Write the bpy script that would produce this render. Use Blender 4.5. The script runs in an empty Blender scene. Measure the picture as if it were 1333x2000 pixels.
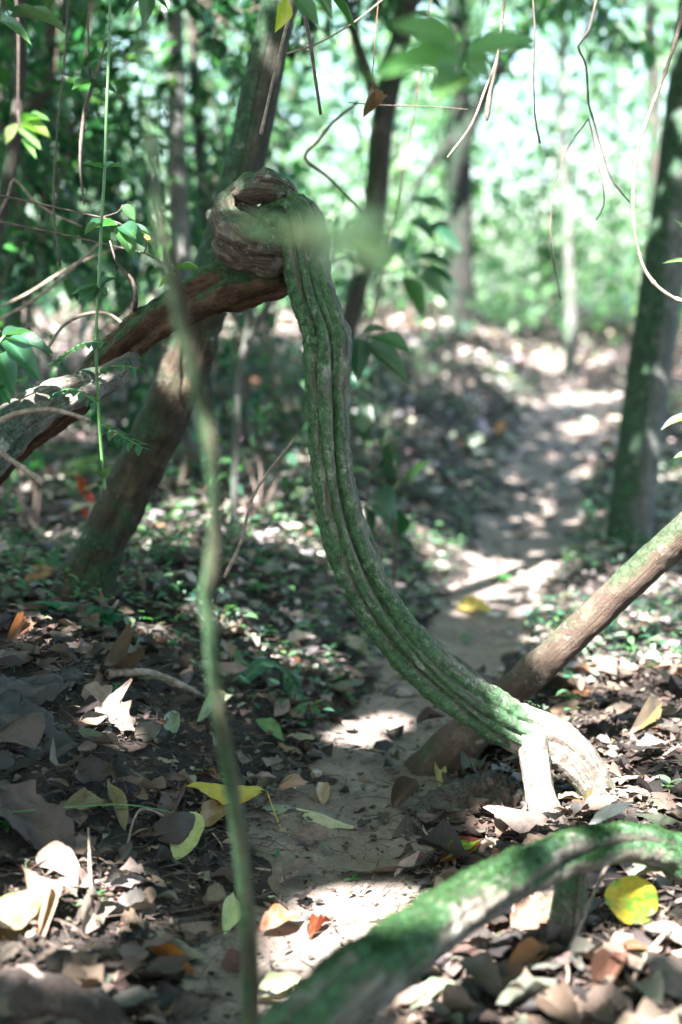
import bpy, math
import numpy as np
from mathutils import Vector, Matrix
R = np.random.default_rng(7)
sc = bpy.context.scene
COL = sc.collection
rad = math.radians

# ------------------------------------------------------------------ camera model
CAM = np.array([0.0, 0.0, 1.0]); PITCH = rad(9.0); FPX = 2778.0
FW = np.array([0, math.cos(PITCH), -math.sin(PITCH)])
UP = np.array([0, math.sin(PITCH), math.cos(PITCH)])
RT = np.array([1.0, 0, 0])
SUN_EL, SUN_AZ = rad(52), rad(205)           # azimuth clockwise from +Y
SUN = np.array([math.cos(SUN_EL)*math.sin(SUN_AZ), math.cos(SUN_EL)*math.cos(SUN_AZ), math.sin(SUN_EL)])

def ray(px, py):
    return FW + RT*(px-666.5)/FPX - UP*(py-1000.0)/FPX
def P(px, py, d):
    return CAM + d*ray(px, py)

# ------------------------------------------------------------------ noise
def _h(ix, iy, iz, seed):
    n = (ix.astype(np.int64)*374761393 + iy.astype(np.int64)*668265263 + iz.astype(np.int64)*2147483647 + seed*974711) & 0x7fffffff
    n = ((n ^ (n >> 13))*1274126177) & 0x7fffffff
    n = ((n ^ (n >> 16))*2246822519) & 0x7fffffff
    return (n & 0xffffff)/float(0xffffff)*2-1
def vnoise(p, seed=0):
    p = np.asarray(p, float); i = np.floor(p).astype(np.int64); f = p-i
    f = f*f*f*(f*(f*6-15)+10)
    out = 0
    for dx in (0, 1):
        wx = f[..., 0] if dx else 1-f[..., 0]
        for dy in (0, 1):
            wy = f[..., 1] if dy else 1-f[..., 1]
            for dz in (0, 1):
                wz = f[..., 2] if dz else 1-f[..., 2]
                out = out + wx*wy*wz*_h(i[..., 0]+dx, i[..., 1]+dy, i[..., 2]+dz, seed)
    return out
def fbm(p, scale, octv=3, seed=0):
    p = np.asarray(p, float)*scale; a = 1.0; s = 0; t = 0
    for o in range(octv):
        s = s + a*vnoise(p, seed+o*17); t += a; a *= .5; p = p*2.03+11.3
    return s/t
def sm(t):
    t = np.clip(t, 0, 1); return t*t*(3-2*t)

# ------------------------------------------------------------------ terrain
PY = [0, 1.5, 2.14, 3.15, 4.3, 6.3, 9.7, 14, 25]
PXs = [-.15, -.1, -.055, .13, .45, .87, 1.62, 1.95, .8]
def path_x(y): return np.interp(y, PY, PXs)
def path_w(y): return np.interp(y, [0, 2, 3, 4.3, 7, 9.5, 11.5, 13, 20], [.15, .15, .17, .19, .26, .32, .2, .05, .02])
def height(x, y, fine=True):
    x = np.asarray(x, float); y = np.asarray(y, float)
    u = x-path_x(y); w = path_w(y)
    z = .27*sm((-u-.14)/.6)*sm((y-1.2)/1.7) + .05*sm((u-.15)/.6)
    z = z + .058*np.clip(y-6, 0, 8.5) + .006*np.clip(y-14.5, 0, 60)
    q = np.stack([x, y, np.zeros_like(x)], -1)
    z = z + .035*fbm(q, 1.1, 2, 3)*sm((np.abs(u)-.05)/.5)
    z = z - .03*np.exp(-(u/w)**2)
    if fine:
        for bx, by, bh, br_ in ((.40, 2.42, .022, .06), (.53, 2.50, .03, .07), (.20, 2.50, .015, .12)):
            z = z + bh*np.exp(-((x-bx)**2+(y-by)**2)/br_**2)
        z = z + .012*fbm(q, 7, 3, 5)*(.4+.6*sm((np.abs(u)-.1)/.3))
    return z
def Hh(x, y): return float(height(np.array([x]), np.array([y]))[0])
def G(px, py, lift=0.0):
    r = ray(px, py); d = 1.0
    ds = np.arange(.9, 40, .01)
    p = CAM+ds[:, None]*r
    k = np.where(p[:, 2] < height(p[:, 0], p[:, 1]))[0]
    k = k[0] if len(k) else len(ds)-1
    q = p[k].copy(); q[2] = Hh(q[0], q[1])+lift
    return q
def gnormal(x, y, e=.03):
    hx = (height(x+e, y)-height(x-e, y))/(2*e); hy = (height(x, y+e)-height(x, y-e))/(2*e)
    n = np.stack([-hx, -hy, np.ones_like(hx)], -1)
    return n/np.linalg.norm(n, axis=-1, keepdims=True)

# ------------------------------------------------------------------ mesh helpers
def make(name, V, F, mat, parent=None, smooth=True, uv=None, tint=None, group=None):
    V = np.asarray(V, float)
    if parent is not None:
        b = parent
        off = np.zeros(3)
        while b is not None:
            off = off+np.array(b.location); b = b.parent
        V = V-off
    me = bpy.data.meshes.new(name)
    F = np.asarray(F, dtype=np.int32)
    n = F.shape[1]
    me.vertices.add(len(V)); me.vertices.foreach_set('co', V.astype(np.float32).ravel())
    me.loops.add(F.size); me.loops.foreach_set('vertex_index', F.ravel())
    me.polygons.add(len(F)); me.polygons.foreach_set('loop_start', np.arange(0, F.size, n, dtype=np.int32))
    me.update(calc_edges=True)
    me.validate(clean_customdata=False)
    if smooth: me.polygons.foreach_set('use_smooth', np.ones(len(me.polygons), bool))
    if uv is not None and len(me.loops) == F.size:
        l = me.uv_layers.new(name='UVMap'); l.data.foreach_set('uv', np.asarray(uv, np.float32)[F.ravel()].ravel())
    if tint is not None:
        a = me.attributes.new('tint', 'FLOAT_COLOR', 'POINT')
        t = np.ones((len(V), 4), np.float32); t[:, :3] = tint
        a.data.foreach_set('color', t.ravel())
    me.materials.append(mat)
    o = bpy.data.objects.new(name, me); COL.objects.link(o)
    if parent is not None: o.parent = parent
    return o
def tag(o, label=None, cat=None, group=None, kind=None):
    if label: o['label'] = label
    if cat: o['category'] = cat
    if group: o['group'] = group
    if kind: o['kind'] = kind
    return o
def thing(name, label, cat, loc, group=None):
    o = bpy.data.objects.new(name, None); COL.objects.link(o); o.location = [float(v) for v in loc]
    o.empty_display_size = .05
    return tag(o, label, cat, group)

def resample(pts, step):
    pts = np.asarray(pts, float); n = len(pts)
    ext = np.vstack([2*pts[0]-pts[1], pts, 2*pts[-1]-pts[-2]])
    out = []
    for i in range(n-1):
        p0, p1, p2, p3 = ext[i:i+4]
        k = max(2, int(np.linalg.norm((p2-p1)[:3])/step)+1)
        t = np.linspace(0, 1, k, endpoint=False)[:, None]
        out.append(.5*((2*p1)+(-p0+p2)*t+(2*p0-5*p1+4*p2-p3)*t*t+(-p0+3*p1-3*p2+p3)*t**3))
    out.append(pts[-1][None]); return np.vstack(out)

def tube(pts4, step=.01, seg=16, prof=None, rough=0.0, rscale=20, seed=0, cap=True, ridge=0.0):
    """pts4: x,y,z,r rows -> V,F,UV. prof(theta, s)-> radius multiplier"""
    q = resample(pts4, step); C = q[:, :3]; r = np.maximum(q[:, 3], 1e-4)
    T = np.gradient(C, axis=0); T /= np.linalg.norm(T, axis=1, keepdims=True)+1e-12
    ref = np.array([0, -1.0, .13]) if abs(T[0][1]) < .9 else np.array([1.0, 0, 0])
    N = np.zeros_like(C); n = ref-T[0]*ref.dot(T[0]); n /= np.linalg.norm(n); N[0] = n
    for i in range(1, len(C)):
        n = n-T[i]*n.dot(T[i]); n /= np.linalg.norm(n); N[i] = n
    B = np.cross(T, N)
    s = np.concatenate([[0], np.cumsum(np.linalg.norm(np.diff(C, axis=0), axis=1))])
    th = np.linspace(0, 2*math.pi, seg, endpoint=False)
    TH, S = np.meshgrid(th, s)
    m = np.ones_like(TH) if prof is None else prof(TH, S)
    rr = r[:, None]*m
    V = C[:, None]+rr[..., None]*(np.cos(TH)[..., None]*N[:, None]+np.sin(TH)[..., None]*B[:, None])
    if rough:
        nrm = np.cos(TH)[..., None]*N[:, None]+np.sin(TH)[..., None]*B[:, None]
        V = V+nrm*(rough*fbm(V, rscale, 4, seed))[..., None]*r[:, None, None]
    nv = len(C); V = V.reshape(-1, 3)
    i = np.arange(nv-1)[:, None]*seg; j = np.arange(seg)[None]; j2 = (j+1) % seg
    F = np.stack([i+j, i+j2, i+seg+j2, i+seg+j], -1).reshape(-1, 4)
    uv = np.stack([TH/(2*math.pi), S], -1).reshape(-1, 2)
    if cap:
        V = np.vstack([V, C[0], C[-1]]); a, b = len(V)-2, len(V)-1
        jj = np.arange(seg); k2 = (jj+1) % seg
        c0 = np.stack([np.full(seg, a), k2, jj, jj], -1); c1 = np.stack([np.full(seg, b), (nv-1)*seg+jj, (nv-1)*seg+k2, (nv-1)*seg+k2], -1)
        # fans as thin quads would be degenerate: insert an inner ring instead
        ri = V[:seg]*.5+C[0]*.5; ro = V[(nv-1)*seg:nv*seg]*.5+C[-1]*.5
        V = np.vstack([V[:-2], ri, ro]); o1 = nv*seg; o2 = o1+seg
        c0 = np.stack([k2, jj, o1+jj, o1+k2], -1); c1 = np.stack([(nv-1)*seg+jj, (nv-1)*seg+k2, o2+k2, o2+jj], -1)
        uv = np.vstack([uv, uv[:seg], uv[(nv-1)*seg:nv*seg]])
        h = seg//2
        def disc(o, flip):
            f = []
            for k in range(0, h-1):
                a4 = [o+k, o+k+1, o+seg-2-k, o+seg-1-k]
                f.append(a4[::-1] if not flip else a4)
            return np.array(f)
        F = np.vstack([F, c0, c1, disc(o1, True), disc(o2, False)])
    return V, F, uv
def merge(*parts):
    V, F, U, o = [], [], [], 0
    for v, f, u in parts:
        V.append(v); F.append(f+o); U.append(u); o += len(v)
    return np.vstack(V), np.vstack(F), np.vstack(U)
def px4(rows, scale=1.0):
    """rows of (px, py, half width px, depth) -> x,y,z,r"""
    out = []
    for a, b, w, d in rows:
        p = P(a, b, d); out.append([*p, w*d/FPX*scale])
    return np.array(out)
def strands(k, g, tw=0.0, warp=.25, seed=0, p=.6, rnd=.25):
    """k cord-like strands: rounded lobes parted by narrow grooves"""
    rs = np.random.default_rng(seed); ph = rs.uniform(0, 6.28, 8)
    def f(TH, S):
        t = TH+tw*S+warp*np.sin(2.1*S*3+ph[0])+.5*warp*np.sin(TH*2+ph[1]+S*4)+warp*.6*np.sin(TH+ph[2])
        lob = np.abs(np.sin(k*t/2+ph[3]))
        lob2 = np.abs(np.sin((k+2)*t/2+ph[4]+1.5*S))
        return 1-g*(1-lob**p)-.35*g*(1-lob2**p)+rnd*.2*np.sin(TH+ph[5]+S*5)*g
    return f

# ------------------------------------------------------------------ leaves
def outline(t, kind):
    if kind == 'ovate': return np.sin(math.pi*np.clip(t, 0, 1)**.75)**.85
    if kind == 'lance': return np.sin(math.pi*np.clip(t, 0, 1)**.9)**1.1
    if kind == 'round': return np.sin(math.pi*np.clip(t, 0, 1)**.9)**.6
    if kind == 'obov': return np.sin(math.pi*np.clip(t, 0, 1)**1.5)**.9
    if kind == 'lobed': return np.sin(math.pi*np.clip(t, 0, 1)**.9)**.8*(1+.22*np.sin(t*31))
    return np.sin(math.pi*t)
def leaf_tpl(nl=6, nw=2, kind='ovate', fold=.2, droop=.1, curl=0, wav=0, crump=0, seed=0, stalk=0.0):
    """unit leaf along +X, half width 1 in Y (scaled later), Z normal"""
    t = np.linspace(0, 1, nl+1); v = np.linspace(-1, 1, 2*nw+1)
    T, Vv = np.meshgrid(t, v, indexing='ij')
    w = outline(T, kind); w = np.maximum(w, .02)
    if nl > 8 and crump:
        w = w*(1+crump*1.3*fbm(np.stack([T*9, np.sign(Vv)*3.0, T*0+seed*1.7], -1), 1.0, 3, seed))
    y = Vv*w; x = T.copy()
    z = fold*np.abs(Vv)*w-droop*(T-.35)**2*2+curl*(Vv*w)**2
    ph = np.random.default_rng(seed).uniform(0, 6.28, 4)
    z = z+wav*np.sin(T*11+ph[0]+np.sign(Vv)*ph[1])*np.abs(Vv)**1.5*w
    if crump:
        q = np.stack([x*3, y*2, np.full_like(x, seed*3.1)], -1)
        z = z+crump*fbm(q, 1.0, 3, seed)+crump*.35*np.abs(fbm(q, 2.6, 2, seed+9)); y = y+crump*.4*fbm(q, 1.3, 2, seed+5)
    if stalk:
        pass
    V = np.stack([x, y, z], -1).reshape(-1, 3)
    m = 2*nw+1
    i = np.arange(nl)[:, None]*m; j = np.arange(2*nw)[None]
    F = np.stack([i+j, i+m+j, i+m+j+1, i+j+1], -1).reshape(-1, 4)
    uv = np.stack([T, (Vv+1)/2], -1).reshape(-1, 2)
    return V, F, uv
def batch(tpls, pos, dirs, ups, L, W, tint, which=None):
    """transform many leaves at once -> V,F,UV,tint"""
    N = len(pos)
    X = dirs/(np.linalg.norm(dirs, axis=1, keepdims=True)+1e-9)
    Z = ups-X*np.sum(ups*X, 1, keepdims=True); Z /= np.linalg.norm(Z, axis=1, keepdims=True)+1e-9
    Y = np.cross(Z, X)
    if which is None: which = R.integers(0, len(tpls), N)
    Vs, Fs, Us, Ts, o = [], [], [], [], 0
    for k, (v, f, u) in enumerate(tpls):
        m = np.where(which == k)[0]
        if not len(m): continue
        a = v[None, :, 0:1]*X[m][:, None]*L[m][:, None, None]+v[None, :, 1:2]*Y[m][:, None]*W[m][:, None, None]*.5+v[None, :, 2:3]*Z[m][:, None]*L[m][:, None, None]*.5
        a = a+pos[m][:, None]
        nv = len(v)
        Vs.append(a.reshape(-1, 3)); Fs.append((f[None]+(np.arange(len(m))*nv)[:, None, None]+o).reshape(-1, 4))
        Us.append(np.tile(u, (len(m), 1))); Ts.append(np.repeat(tint[m], nv, 0)); o += len(m)*nv
    return np.vstack(Vs), np.vstack(Fs), np.vstack(Us), np.vstack(Ts)
def pick(cols, n, jit=.15, p=None):
    cols = np.array(cols); k = R.choice(len(cols), n, p=p)
    c = cols[k]*(1+jit*R.normal(size=(n, 1)))*(1+.06*R.normal(size=(n, 3)))
    return np.clip(c, .004, .9)
def rdir(n):
    v = R.normal(size=(n, 3)); return v/np.linalg.norm(v, axis=1, keepdims=True)
def pt(a): return np.asarray(a, float)

# ------------------------------------------------------------------ materials
class NT:
    def __init__(s, name):
        s.m = bpy.data.materials.new(name); s.m.use_nodes = True; s.t = s.m.node_tree; s.t.nodes.clear()
    def n(s, typ, **kw):
        nd = s.t.nodes.new(typ)
        for k, v in kw.items():
            if k.startswith('i_'): nd.inputs[k[2:].replace('_', ' ')].default_value = v
            else: setattr(nd, k, v)
        return nd
    def l(s, a, b): s.t.links.new(a, b)
    def math(s, op, a, b=None, c=None):
        nd = s.n('ShaderNodeMath', operation=op)
        for i, v in enumerate((a, b, c)):
            if v is None: continue
            if hasattr(v, 'links') or hasattr(v, 'is_linked'): s.l(v, nd.inputs[i])
            else: nd.inputs[i].default_value = v
        return nd.outputs[0]
    def mix(s, f, a, b):
        nd = s.n('ShaderNodeMix', data_type='RGBA')
        for i, v in ((0, f), (6, a), (7, b)):
            if hasattr(v, 'is_linked'): s.l(v, nd.inputs[i])
            else: nd.inputs[i].default_value = v if i == 0 else (*v, 1)
        return nd.outputs[2]
    def noise(s, vec, scale, det=4, rough=.6, dist=0):
        nd = s.n('ShaderNodeTexNoise'); nd.inputs['Scale'].default_value = scale; nd.inputs['Detail'].default_value = det
        nd.inputs['Roughness'].default_value = rough; nd.inputs['Distortion'].default_value = dist
        s.l(vec, nd.inputs['Vector']); return nd.outputs['Fac']
    def step(s, f, a, b):
        nd = s.n('ShaderNodeMapRange', interpolation_type='SMOOTHSTEP'); s.l(f, nd.inputs[0])
        nd.inputs[1].default_value = a; nd.inputs[2].default_value = b; return nd.outputs[0]
    def out(s, sh, disp=None):
        o = s.n('ShaderNodeOutputMaterial'); s.l(sh, o.inputs[0]); return s.m

def bark_mat(name, dark, mid, light, moss, moss_amt=.5, lichen=.3, mdir=(-.5, 0, .4), mw=.25, scale=1.0, moss2=None, bump=1.0):
    t = NT(name)
    tc = t.n('ShaderNodeTexCoord'); ob = tc.outputs['Object']
    mp = t.n('ShaderNodeMapping'); mp.inputs['Scale'].default_value = (14*scale, 5*scale, 1); t.l(tc.outputs['UV'], mp.inputs[0])
    fib = t.noise(mp.outputs[0], 2.2, 6, .65, .6)
    blot = t.noise(ob, 16*scale, 5, .65)
    fine = t.noise(ob, 170*scale, 4, .7)
    c = t.mix(t.step(fib, .35, .68), dark, mid)
    c = t.mix(t.math('MULTIPLY', t.step(blot, .5, .72), .8), c, light)
    ge = t.n('ShaderNodeNewGeometry')
    dp = t.n('ShaderNodeVectorMath', operation='DOT_PRODUCT'); t.l(ge.outputs['Normal'], dp.inputs[0]); dp.inputs[1].default_value = mdir
    big = t.noise(ob, 5.5*scale, 5, .7)
    mf = t.math('ADD', t.math('ADD', big, t.math('MULTIPLY', dp.outputs['Value'], mw)), t.math('MULTIPLY', t.math('SUBTRACT', fine, .5), .5))
    mf = t.step(mf, .62-moss_amt*.4, .80-moss_amt*.4)
    mcol = t.mix(t.step(t.noise(ob, 60*scale, 4, .7), .35, .65), tuple(v*.55 for v in moss), moss2 or tuple(v*1.35 for v in moss))
    c = t.mix(mf, c, mcol)
    # lichen: pale crusty spots
    vo = t.n('ShaderNodeTexVoronoi'); vo.inputs['Scale'].default_value = 34*scale
    wv = t.n('ShaderNodeVectorMath', operation='ADD'); t.l(ob, wv.inputs[0])
    nz = t.n('ShaderNodeTexNoise'); nz.inputs['Scale'].default_value = 40*scale; t.l(ob, nz.inputs['Vector'])
    sc_ = t.n('ShaderNodeVectorMath', operation='SCALE'); t.l(nz.outputs['Color'], sc_.inputs[0]); sc_.inputs['Scale'].default_value = .035/scale
    t.l(sc_.outputs[0], wv.inputs[1]); t.l(wv.outputs[0], vo.inputs['Vector'])
    lz = t.noise(ob, 9*scale, 4, .7)
    lf = t.math('MULTIPLY', t.math('SUBTRACT', 1.0, t.step(t.math('ADD', vo.outputs['Distance'], t.math('MULTIPLY', t.math('SUBTRACT', fine, .5), .9)), .12, .40)), t.step(lz, .62-.22*lichen, .70-.2*lichen))
    lf2 = t.math('MULTIPLY', t.step(t.noise(ob, 120*scale, 5, .75), .56, .66), t.step(lz, .40, .62))
    lf = t.math('MULTIPLY', t.math('MAXIMUM', lf, t.math('MULTIPLY', lf2, .75)), min(1, lichen*1.6))
    c = t.mix(t.math('MULTIPLY', lf, .8), c, (.25, .28, .24))
    b = t.n('ShaderNodeBsdfPrincipled'); t.l(c, b.inputs['Base Color']); b.inputs['Roughness'].default_value = .85
    b.inputs['Specular IOR Level'].default_value = .25
    hgt = t.math('ADD', t.math('MULTIPLY', fib, .7), t.math('MULTIPLY', fine, .6))
    hgt = t.math('ADD', hgt, t.math('MULTIPLY', blot, .5))
    bu = t.n('ShaderNodeBump'); bu.inputs['Strength'].default_value = .9*bump; bu.inputs['Distance'].default_value = .006/scale
    t.l(hgt, bu.inputs['Height']); t.l(bu.outputs[0], b.inputs['Normal'])
    return t.out(b.outputs[0])

def leaf_mat(name, rough=.5, trans=.3, tgain=(1.3, 1.4, .6), vein=.3, spot=.3, spec=.5, vlight=1.5):
    t = NT(name)
    at = t.n('ShaderNodeAttribute', attribute_name='tint'); col = at.outputs['Color']
    uv = t.n('ShaderNodeTexCoord'); sx = t.n('ShaderNodeSeparateXYZ'); t.l(uv.outputs['UV'], sx.inputs[0])
    av = t.math('ABSOLUTE', t.math('SUBTRACT', sx.outputs[1], .5))
    mid = t.math('SUBTRACT', 1.0, t.step(av, .006, .035))
    wv = t.math('SINE', t.math('MULTIPLY', t.math('SUBTRACT', sx.outputs[0], t.math('MULTIPLY', av, .55)), 62.0))
    side = t.math('MULTIPLY', t.step(wv, .86, 1.0), .55)
    vn = t.math('MAXIMUM', mid, side)
    lum = t.n('ShaderNodeVectorMath', operation='SCALE'); t.l(col, lum.inputs[0]); lum.inputs['Scale'].default_value = vlight
    nz = t.noise(uv.outputs['Object'], 45, 5, .7); nz2 = t.noise(uv.outputs['Object'], 13, 3, .6)
    dk = t.n('ShaderNodeVectorMath', operation='SCALE'); t.l(col, dk.inputs[0]); dk.inputs['Scale'].default_value = .5
    c = t.mix(t.math('MULTIPLY', t.step(t.math('ADD', nz, t.math('MULTIPLY', nz2, .4)), .62, .95), spot), col, dk.outputs[0])
    c = t.mix(t.math('MULTIPLY', vn, vein), c, lum.outputs[0])
    b = t.n('ShaderNodeBsdfPrincipled'); t.l(c, b.inputs['Base Color']); b.inputs['Roughness'].default_value = rough
    b.inputs['Specular IOR Level'].default_value = spec
    bu = t.n('ShaderNodeBump'); bu.inputs['Strength'].default_value = .5; bu.inputs['Distance'].default_value = .003
    t.l(t.math('ADD', t.math('MULTIPLY', vn, -.6), nz), bu.inputs['Height']); t.l(bu.outputs[0], b.inputs['Normal'])
    tr = t.n('ShaderNodeBsdfTranslucent')
    g = t.n('ShaderNodeVectorMath', operation='MULTIPLY'); t.l(c, g.inputs[0]); g.inputs[1].default_value = tgain; t.l(g.outputs[0], tr.inputs[0])
    mx = t.n('ShaderNodeMixShader'); mx.inputs[0].default_value = trans; t.l(b.outputs[0], mx.inputs[1]); t.l(tr.outputs[0], mx.inputs[2])
    return t.out(mx.outputs[0])

def soil_mat(name, a, b_, c_, fine_scale=90, lump=.5):
    t = NT(name); ob = t.n('ShaderNodeTexCoord').outputs['Object']
    n1 = t.noise(ob, 6, 5, .7); n2 = t.noise(ob, fine_scale, 5, .75); n3 = t.noise(ob, 28, 4, .7)
    c = t.mix(t.step(n1, .35, .65), a, b_)
    c = t.mix(t.math('MULTIPLY', t.step(n3, .5, .75), .8), c, c_)
    c = t.mix(t.math('MULTIPLY', t.step(n2, .52, .64), .55), c, tuple(v*.45 for v in a))
    b = t.n('ShaderNodeBsdfPrincipled'); t.l(c, b.inputs['Base Color']); b.inputs['Roughness'].default_value = .9
    b.inputs['Specular IOR Level'].default_value = .2
    bu = t.n('ShaderNodeBump'); bu.inputs['Strength'].default_value = lump; bu.inputs['Distance'].default_value = .012
    t.l(t.math('ADD', t.math('MULTIPLY', n2, .6), n3), bu.inputs['Height']); t.l(bu.outputs[0], b.inputs['Normal'])
    return t.out(b.outputs[0])
def plain_mat(name, a, b_, scale=40, rough=.7, bump=.4):
    t = NT(name); ob = t.n('ShaderNodeTexCoord').outputs['Object']
    n = t.noise(ob, scale, 5, .7); c = t.mix(t.step(n, .35, .65), a, b_)
    b = t.n('ShaderNodeBsdfPrincipled'); t.l(c, b.inputs['Base Color']); b.inputs['Roughness'].default_value = rough
    bu = t.n('ShaderNodeBump'); bu.inputs['Strength'].default_value = bump; bu.inputs['Distance'].default_value = .003
    t.l(n, bu.inputs['Height']); t.l(bu.outputs[0], b.inputs['Normal'])
    return t.out(b.outputs[0])

M_LIANA = bark_mat('liana_bark', (.05, .045, .036), (.135, .145, .115), (.23, .24, .20), (.034, .08, .036), .56, .5, (-.6, -.2, -.1), .26, 1.15)
M_KNOT = bark_mat('knot_bark', (.035, .023, .015), (.098, .078, .060), (.20, .185, .16), (.035, .06, .034), .26, .6, (0, 0, .9), .30, 1.4)
M_BRANCH = bark_mat('branch_bark', (.025, .014, .009), (.075, .043, .024), (.12, .078, .048), (.02, .05, .018), .36, .1, (0, -.1, .9), .42, 1.0)
M_LIMB = bark_mat('limb_bark', (.06, .05, .04), (.17, .15, .13), (.30, .28, .26), (.016, .048, .028), .36, .5, (0, 0, .3), .2, 1.0)
M_ROOTLEG = bark_mat('root_bark', (.08, .064, .052), (.20, .175, .15), (.29, .265, .235), (.03, .065, .028), .32, .4, (-.2, .2, -.2), .2, 1.1)
M_LEAN = bark_mat('leaning_bark', (.012, .009, .006), (.040, .026, .015), (.075, .056, .036), (.014, .036, .016), .44, .25, (.1, 0, .7), .15, 1.0)
M_GREENTRUNK = bark_mat('mossy_bark', (.02, .02, .015), (.05, .048, .036), (.09, .09, .075), (.014, .04, .018), .60, .22, (-.8, 0, 0), .3, .7)
M_RTREE = bark_mat('pale_bark', (.05, .052, .05), (.11, .115, .11), (.18, .19, .185), (.018, .045, .024), .45, .5, (-1, -.2, 0), .34, .7)
M_DIAG = bark_mat('stem_bark', (.045, .03, .022), (.062, .045, .033), (.11, .09, .07), (.03, .05, .024), .04, .35, (-.5, 0, .8), .24, 1.1)
M_FRONT = bark_mat('front_bark', (.06, .05, .04), (.16, .145, .12), (.30, .29, .26), (.022, .062, .024), .50, .4, (-.35, 0, .6), .26, 1.0)
M_BGTRUNK = bark_mat('grey_bark', (.05, .05, .045), (.12, .12, .11), (.22, .22, .21), (.03, .07, .035), .35, .4, (-.7, 0, 0), .25, .5)
M_DKTRUNK = bark_mat('dark_bark', (.02, .018, .015), (.055, .045, .038), (.10, .085, .07), (.02, .05, .025), .4, .2, (-.7, 0, 0), .2, .6)
M_SHADETRUNK = bark_mat('shaded_dark_bark', (.008, .009, .008), (.024, .024, .02), (.045, .045, .04), (.01, .025, .014), .4, .1, (-.7, 0, 0), .2, .6)  # darker copy of the dark bark: the straight trunk's shade put into colour
M_PALETRUNK = bark_mat('ash_bark', (.08, .08, .075), (.16, .16, .155), (.24, .24, .24), (.06, .10, .06), .15, .5, (-.7, 0, 0), .2, .5)
M_SAPL = bark_mat('sapling_bark', (.06, .055, .035), (.11, .11, .065), (.16, .16, .10), (.045, .10, .045), .60, .15, (-.7, 0, 0), .2, 1.2)
M_TWIG = plain_mat('twig_bark', (.10, .075, .055), (.24, .19, .15), 60)
M_DKTWIG = plain_mat('dark_twig_bark', (.03, .022, .018), (.09, .065, .05), 60)
M_GRSTEM = plain_mat('green_stem', (.05, .13, .04), (.09, .2, .06), 60, .5, .2)
M_LITTER = leaf_mat('dry_leaf', .62, .14, (1.2, .95, .65), .55, .9, .35, 1.5)
M_LEAF = leaf_mat('green_leaf', .36, .36, (1.7, 2.0, .7), .22, .2, .5, 1.6)
M_FRESH = leaf_mat('fallen_leaf', .45, .34, (1.3, 1.1, .5), .45, .8, .45, 1.35)
M_FOREST = leaf_mat('forest_leaf', .20, .42, (1.5, 2.1, 1.1), .0, .15, .55, 1.3)
M_SOIL = soil_mat('soil', (.016, .013, .012), (.032, .026, .023), (.065, .054, .047))
M_PATH = soil_mat('trodden_dirt', (.13, .105, .09), (.19, .157, .138), (.25, .212, .188), 120, .7)
M_ROCK = soil_mat('dusty_rock', (.035, .027, .024), (.08, .064, .057), (.15, .125, .115), 110, 1.0)
M_STUMP = bark_mat('rotten_root', (.02, .015, .012), (.055, .04, .03), (.10, .08, .065), (.04, .06, .045), .05, .25, (0, 0, 1), .40, 1.6, moss2=(.06, .058, .052))

# ------------------------------------------------------------------ world, sun, camera
w = bpy.data.worlds.new("World"); sc.world = w; w.use_nodes = True
nt = w.node_tree; nt.nodes.clear()
sky = nt.nodes.new('ShaderNodeTexSky'); sky.sky_type = 'NISHITA'; sky.sun_disc = False
sky.sun_elevation = SUN_EL; sky.sun_rotation = SUN_AZ; sky.air_density = 1.0; sky.dust_density = 3.0; sky.ozone_density = 1.0
bg = nt.nodes.new('ShaderNodeBackground'); bg.inputs[1].default_value = .10
ow = nt.nodes.new('ShaderNodeOutputWorld'); nt.links.new(sky.outputs[0], bg.inputs[0]); nt.links.new(bg.outputs[0], ow.inputs[0])
sl = bpy.data.lights.new('sun', 'SUN'); sl.energy = 5.0; sl.angle = rad(.5); sl.color = (1, .95, .92)
so = bpy.data.objects.new('sun', sl); COL.objects.link(so)
so.rotation_euler = Vector([-float(v) for v in SUN]).to_track_quat('-Z', 'Y').to_euler()
cd = bpy.data.cameras.new('camera'); cam = bpy.data.objects.new('camera', cd); COL.objects.link(cam); sc.camera = cam
cam.location = CAM.tolist(); cam.rotation_euler = (rad(90)-PITCH, 0, 0)
cd.sensor_fit = 'VERTICAL'; cd.sensor_height = 36; cd.sensor_width = 24; cd.lens = FPX/2000*36
cd.clip_start = .05; cd.clip_end = 800
cd.dof.use_dof = True; cd.dof.focus_distance = 2.62; cd.dof.aperture_fstop = 1.9
vs = sc.view_settings; vs.view_transform = 'Standard'; vs.look = 'None'; vs.gamma = 1; vs.exposure = 3.7
sc.cycles.use_denoising = True
sc.cycles.sample_clamp_indirect = 8

# ------------------------------------------------------------------ ground and path
def spaced(a, b, d0, growth):
    v = [a]; d = d0
    while v[-1] < b:
        v.append(v[-1]+d); d *= growth
    return np.array(v)
ys = np.concatenate([np.arange(-6, 1.2, .12), np.arange(1.2, 4.2, .014), spaced(4.2, 160, .018, 1.022)])
xn = np.arange(-1.25, 1.25, .014); xr = spaced(1.25, 90, .02, 1.06); xs = np.concatenate([-xr[::-1], xn, xr])
X, Y = np.meshgrid(xs, ys); Z = height(X, Y)
q = np.stack([X, Y, 0*X], -1); off = np.abs(X-path_x(Y))
Z = Z+.006*fbm(q, 30, 3, 9)*(np.abs(Y) < 9)*sm((off-.08)/.1)
V = np.stack([X, Y, Z], -1).reshape(-1, 3)
nx = len(xs); i = np.arange(len(ys)-1)[:, None]*nx; j = np.arange(nx-1)[None]
F = np.stack([i+j, i+j+1, i+nx+j+1, i+nx+j], -1).reshape(-1, 4)
tag(make('ground', V, F, M_SOIL), 'dark forest floor soil under the leaf litter', None, None, 'structure')
ys = np.concatenate([np.arange(.3, 4.5, .012), spaced(4.5, 26, .014, 1.02)])
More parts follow.
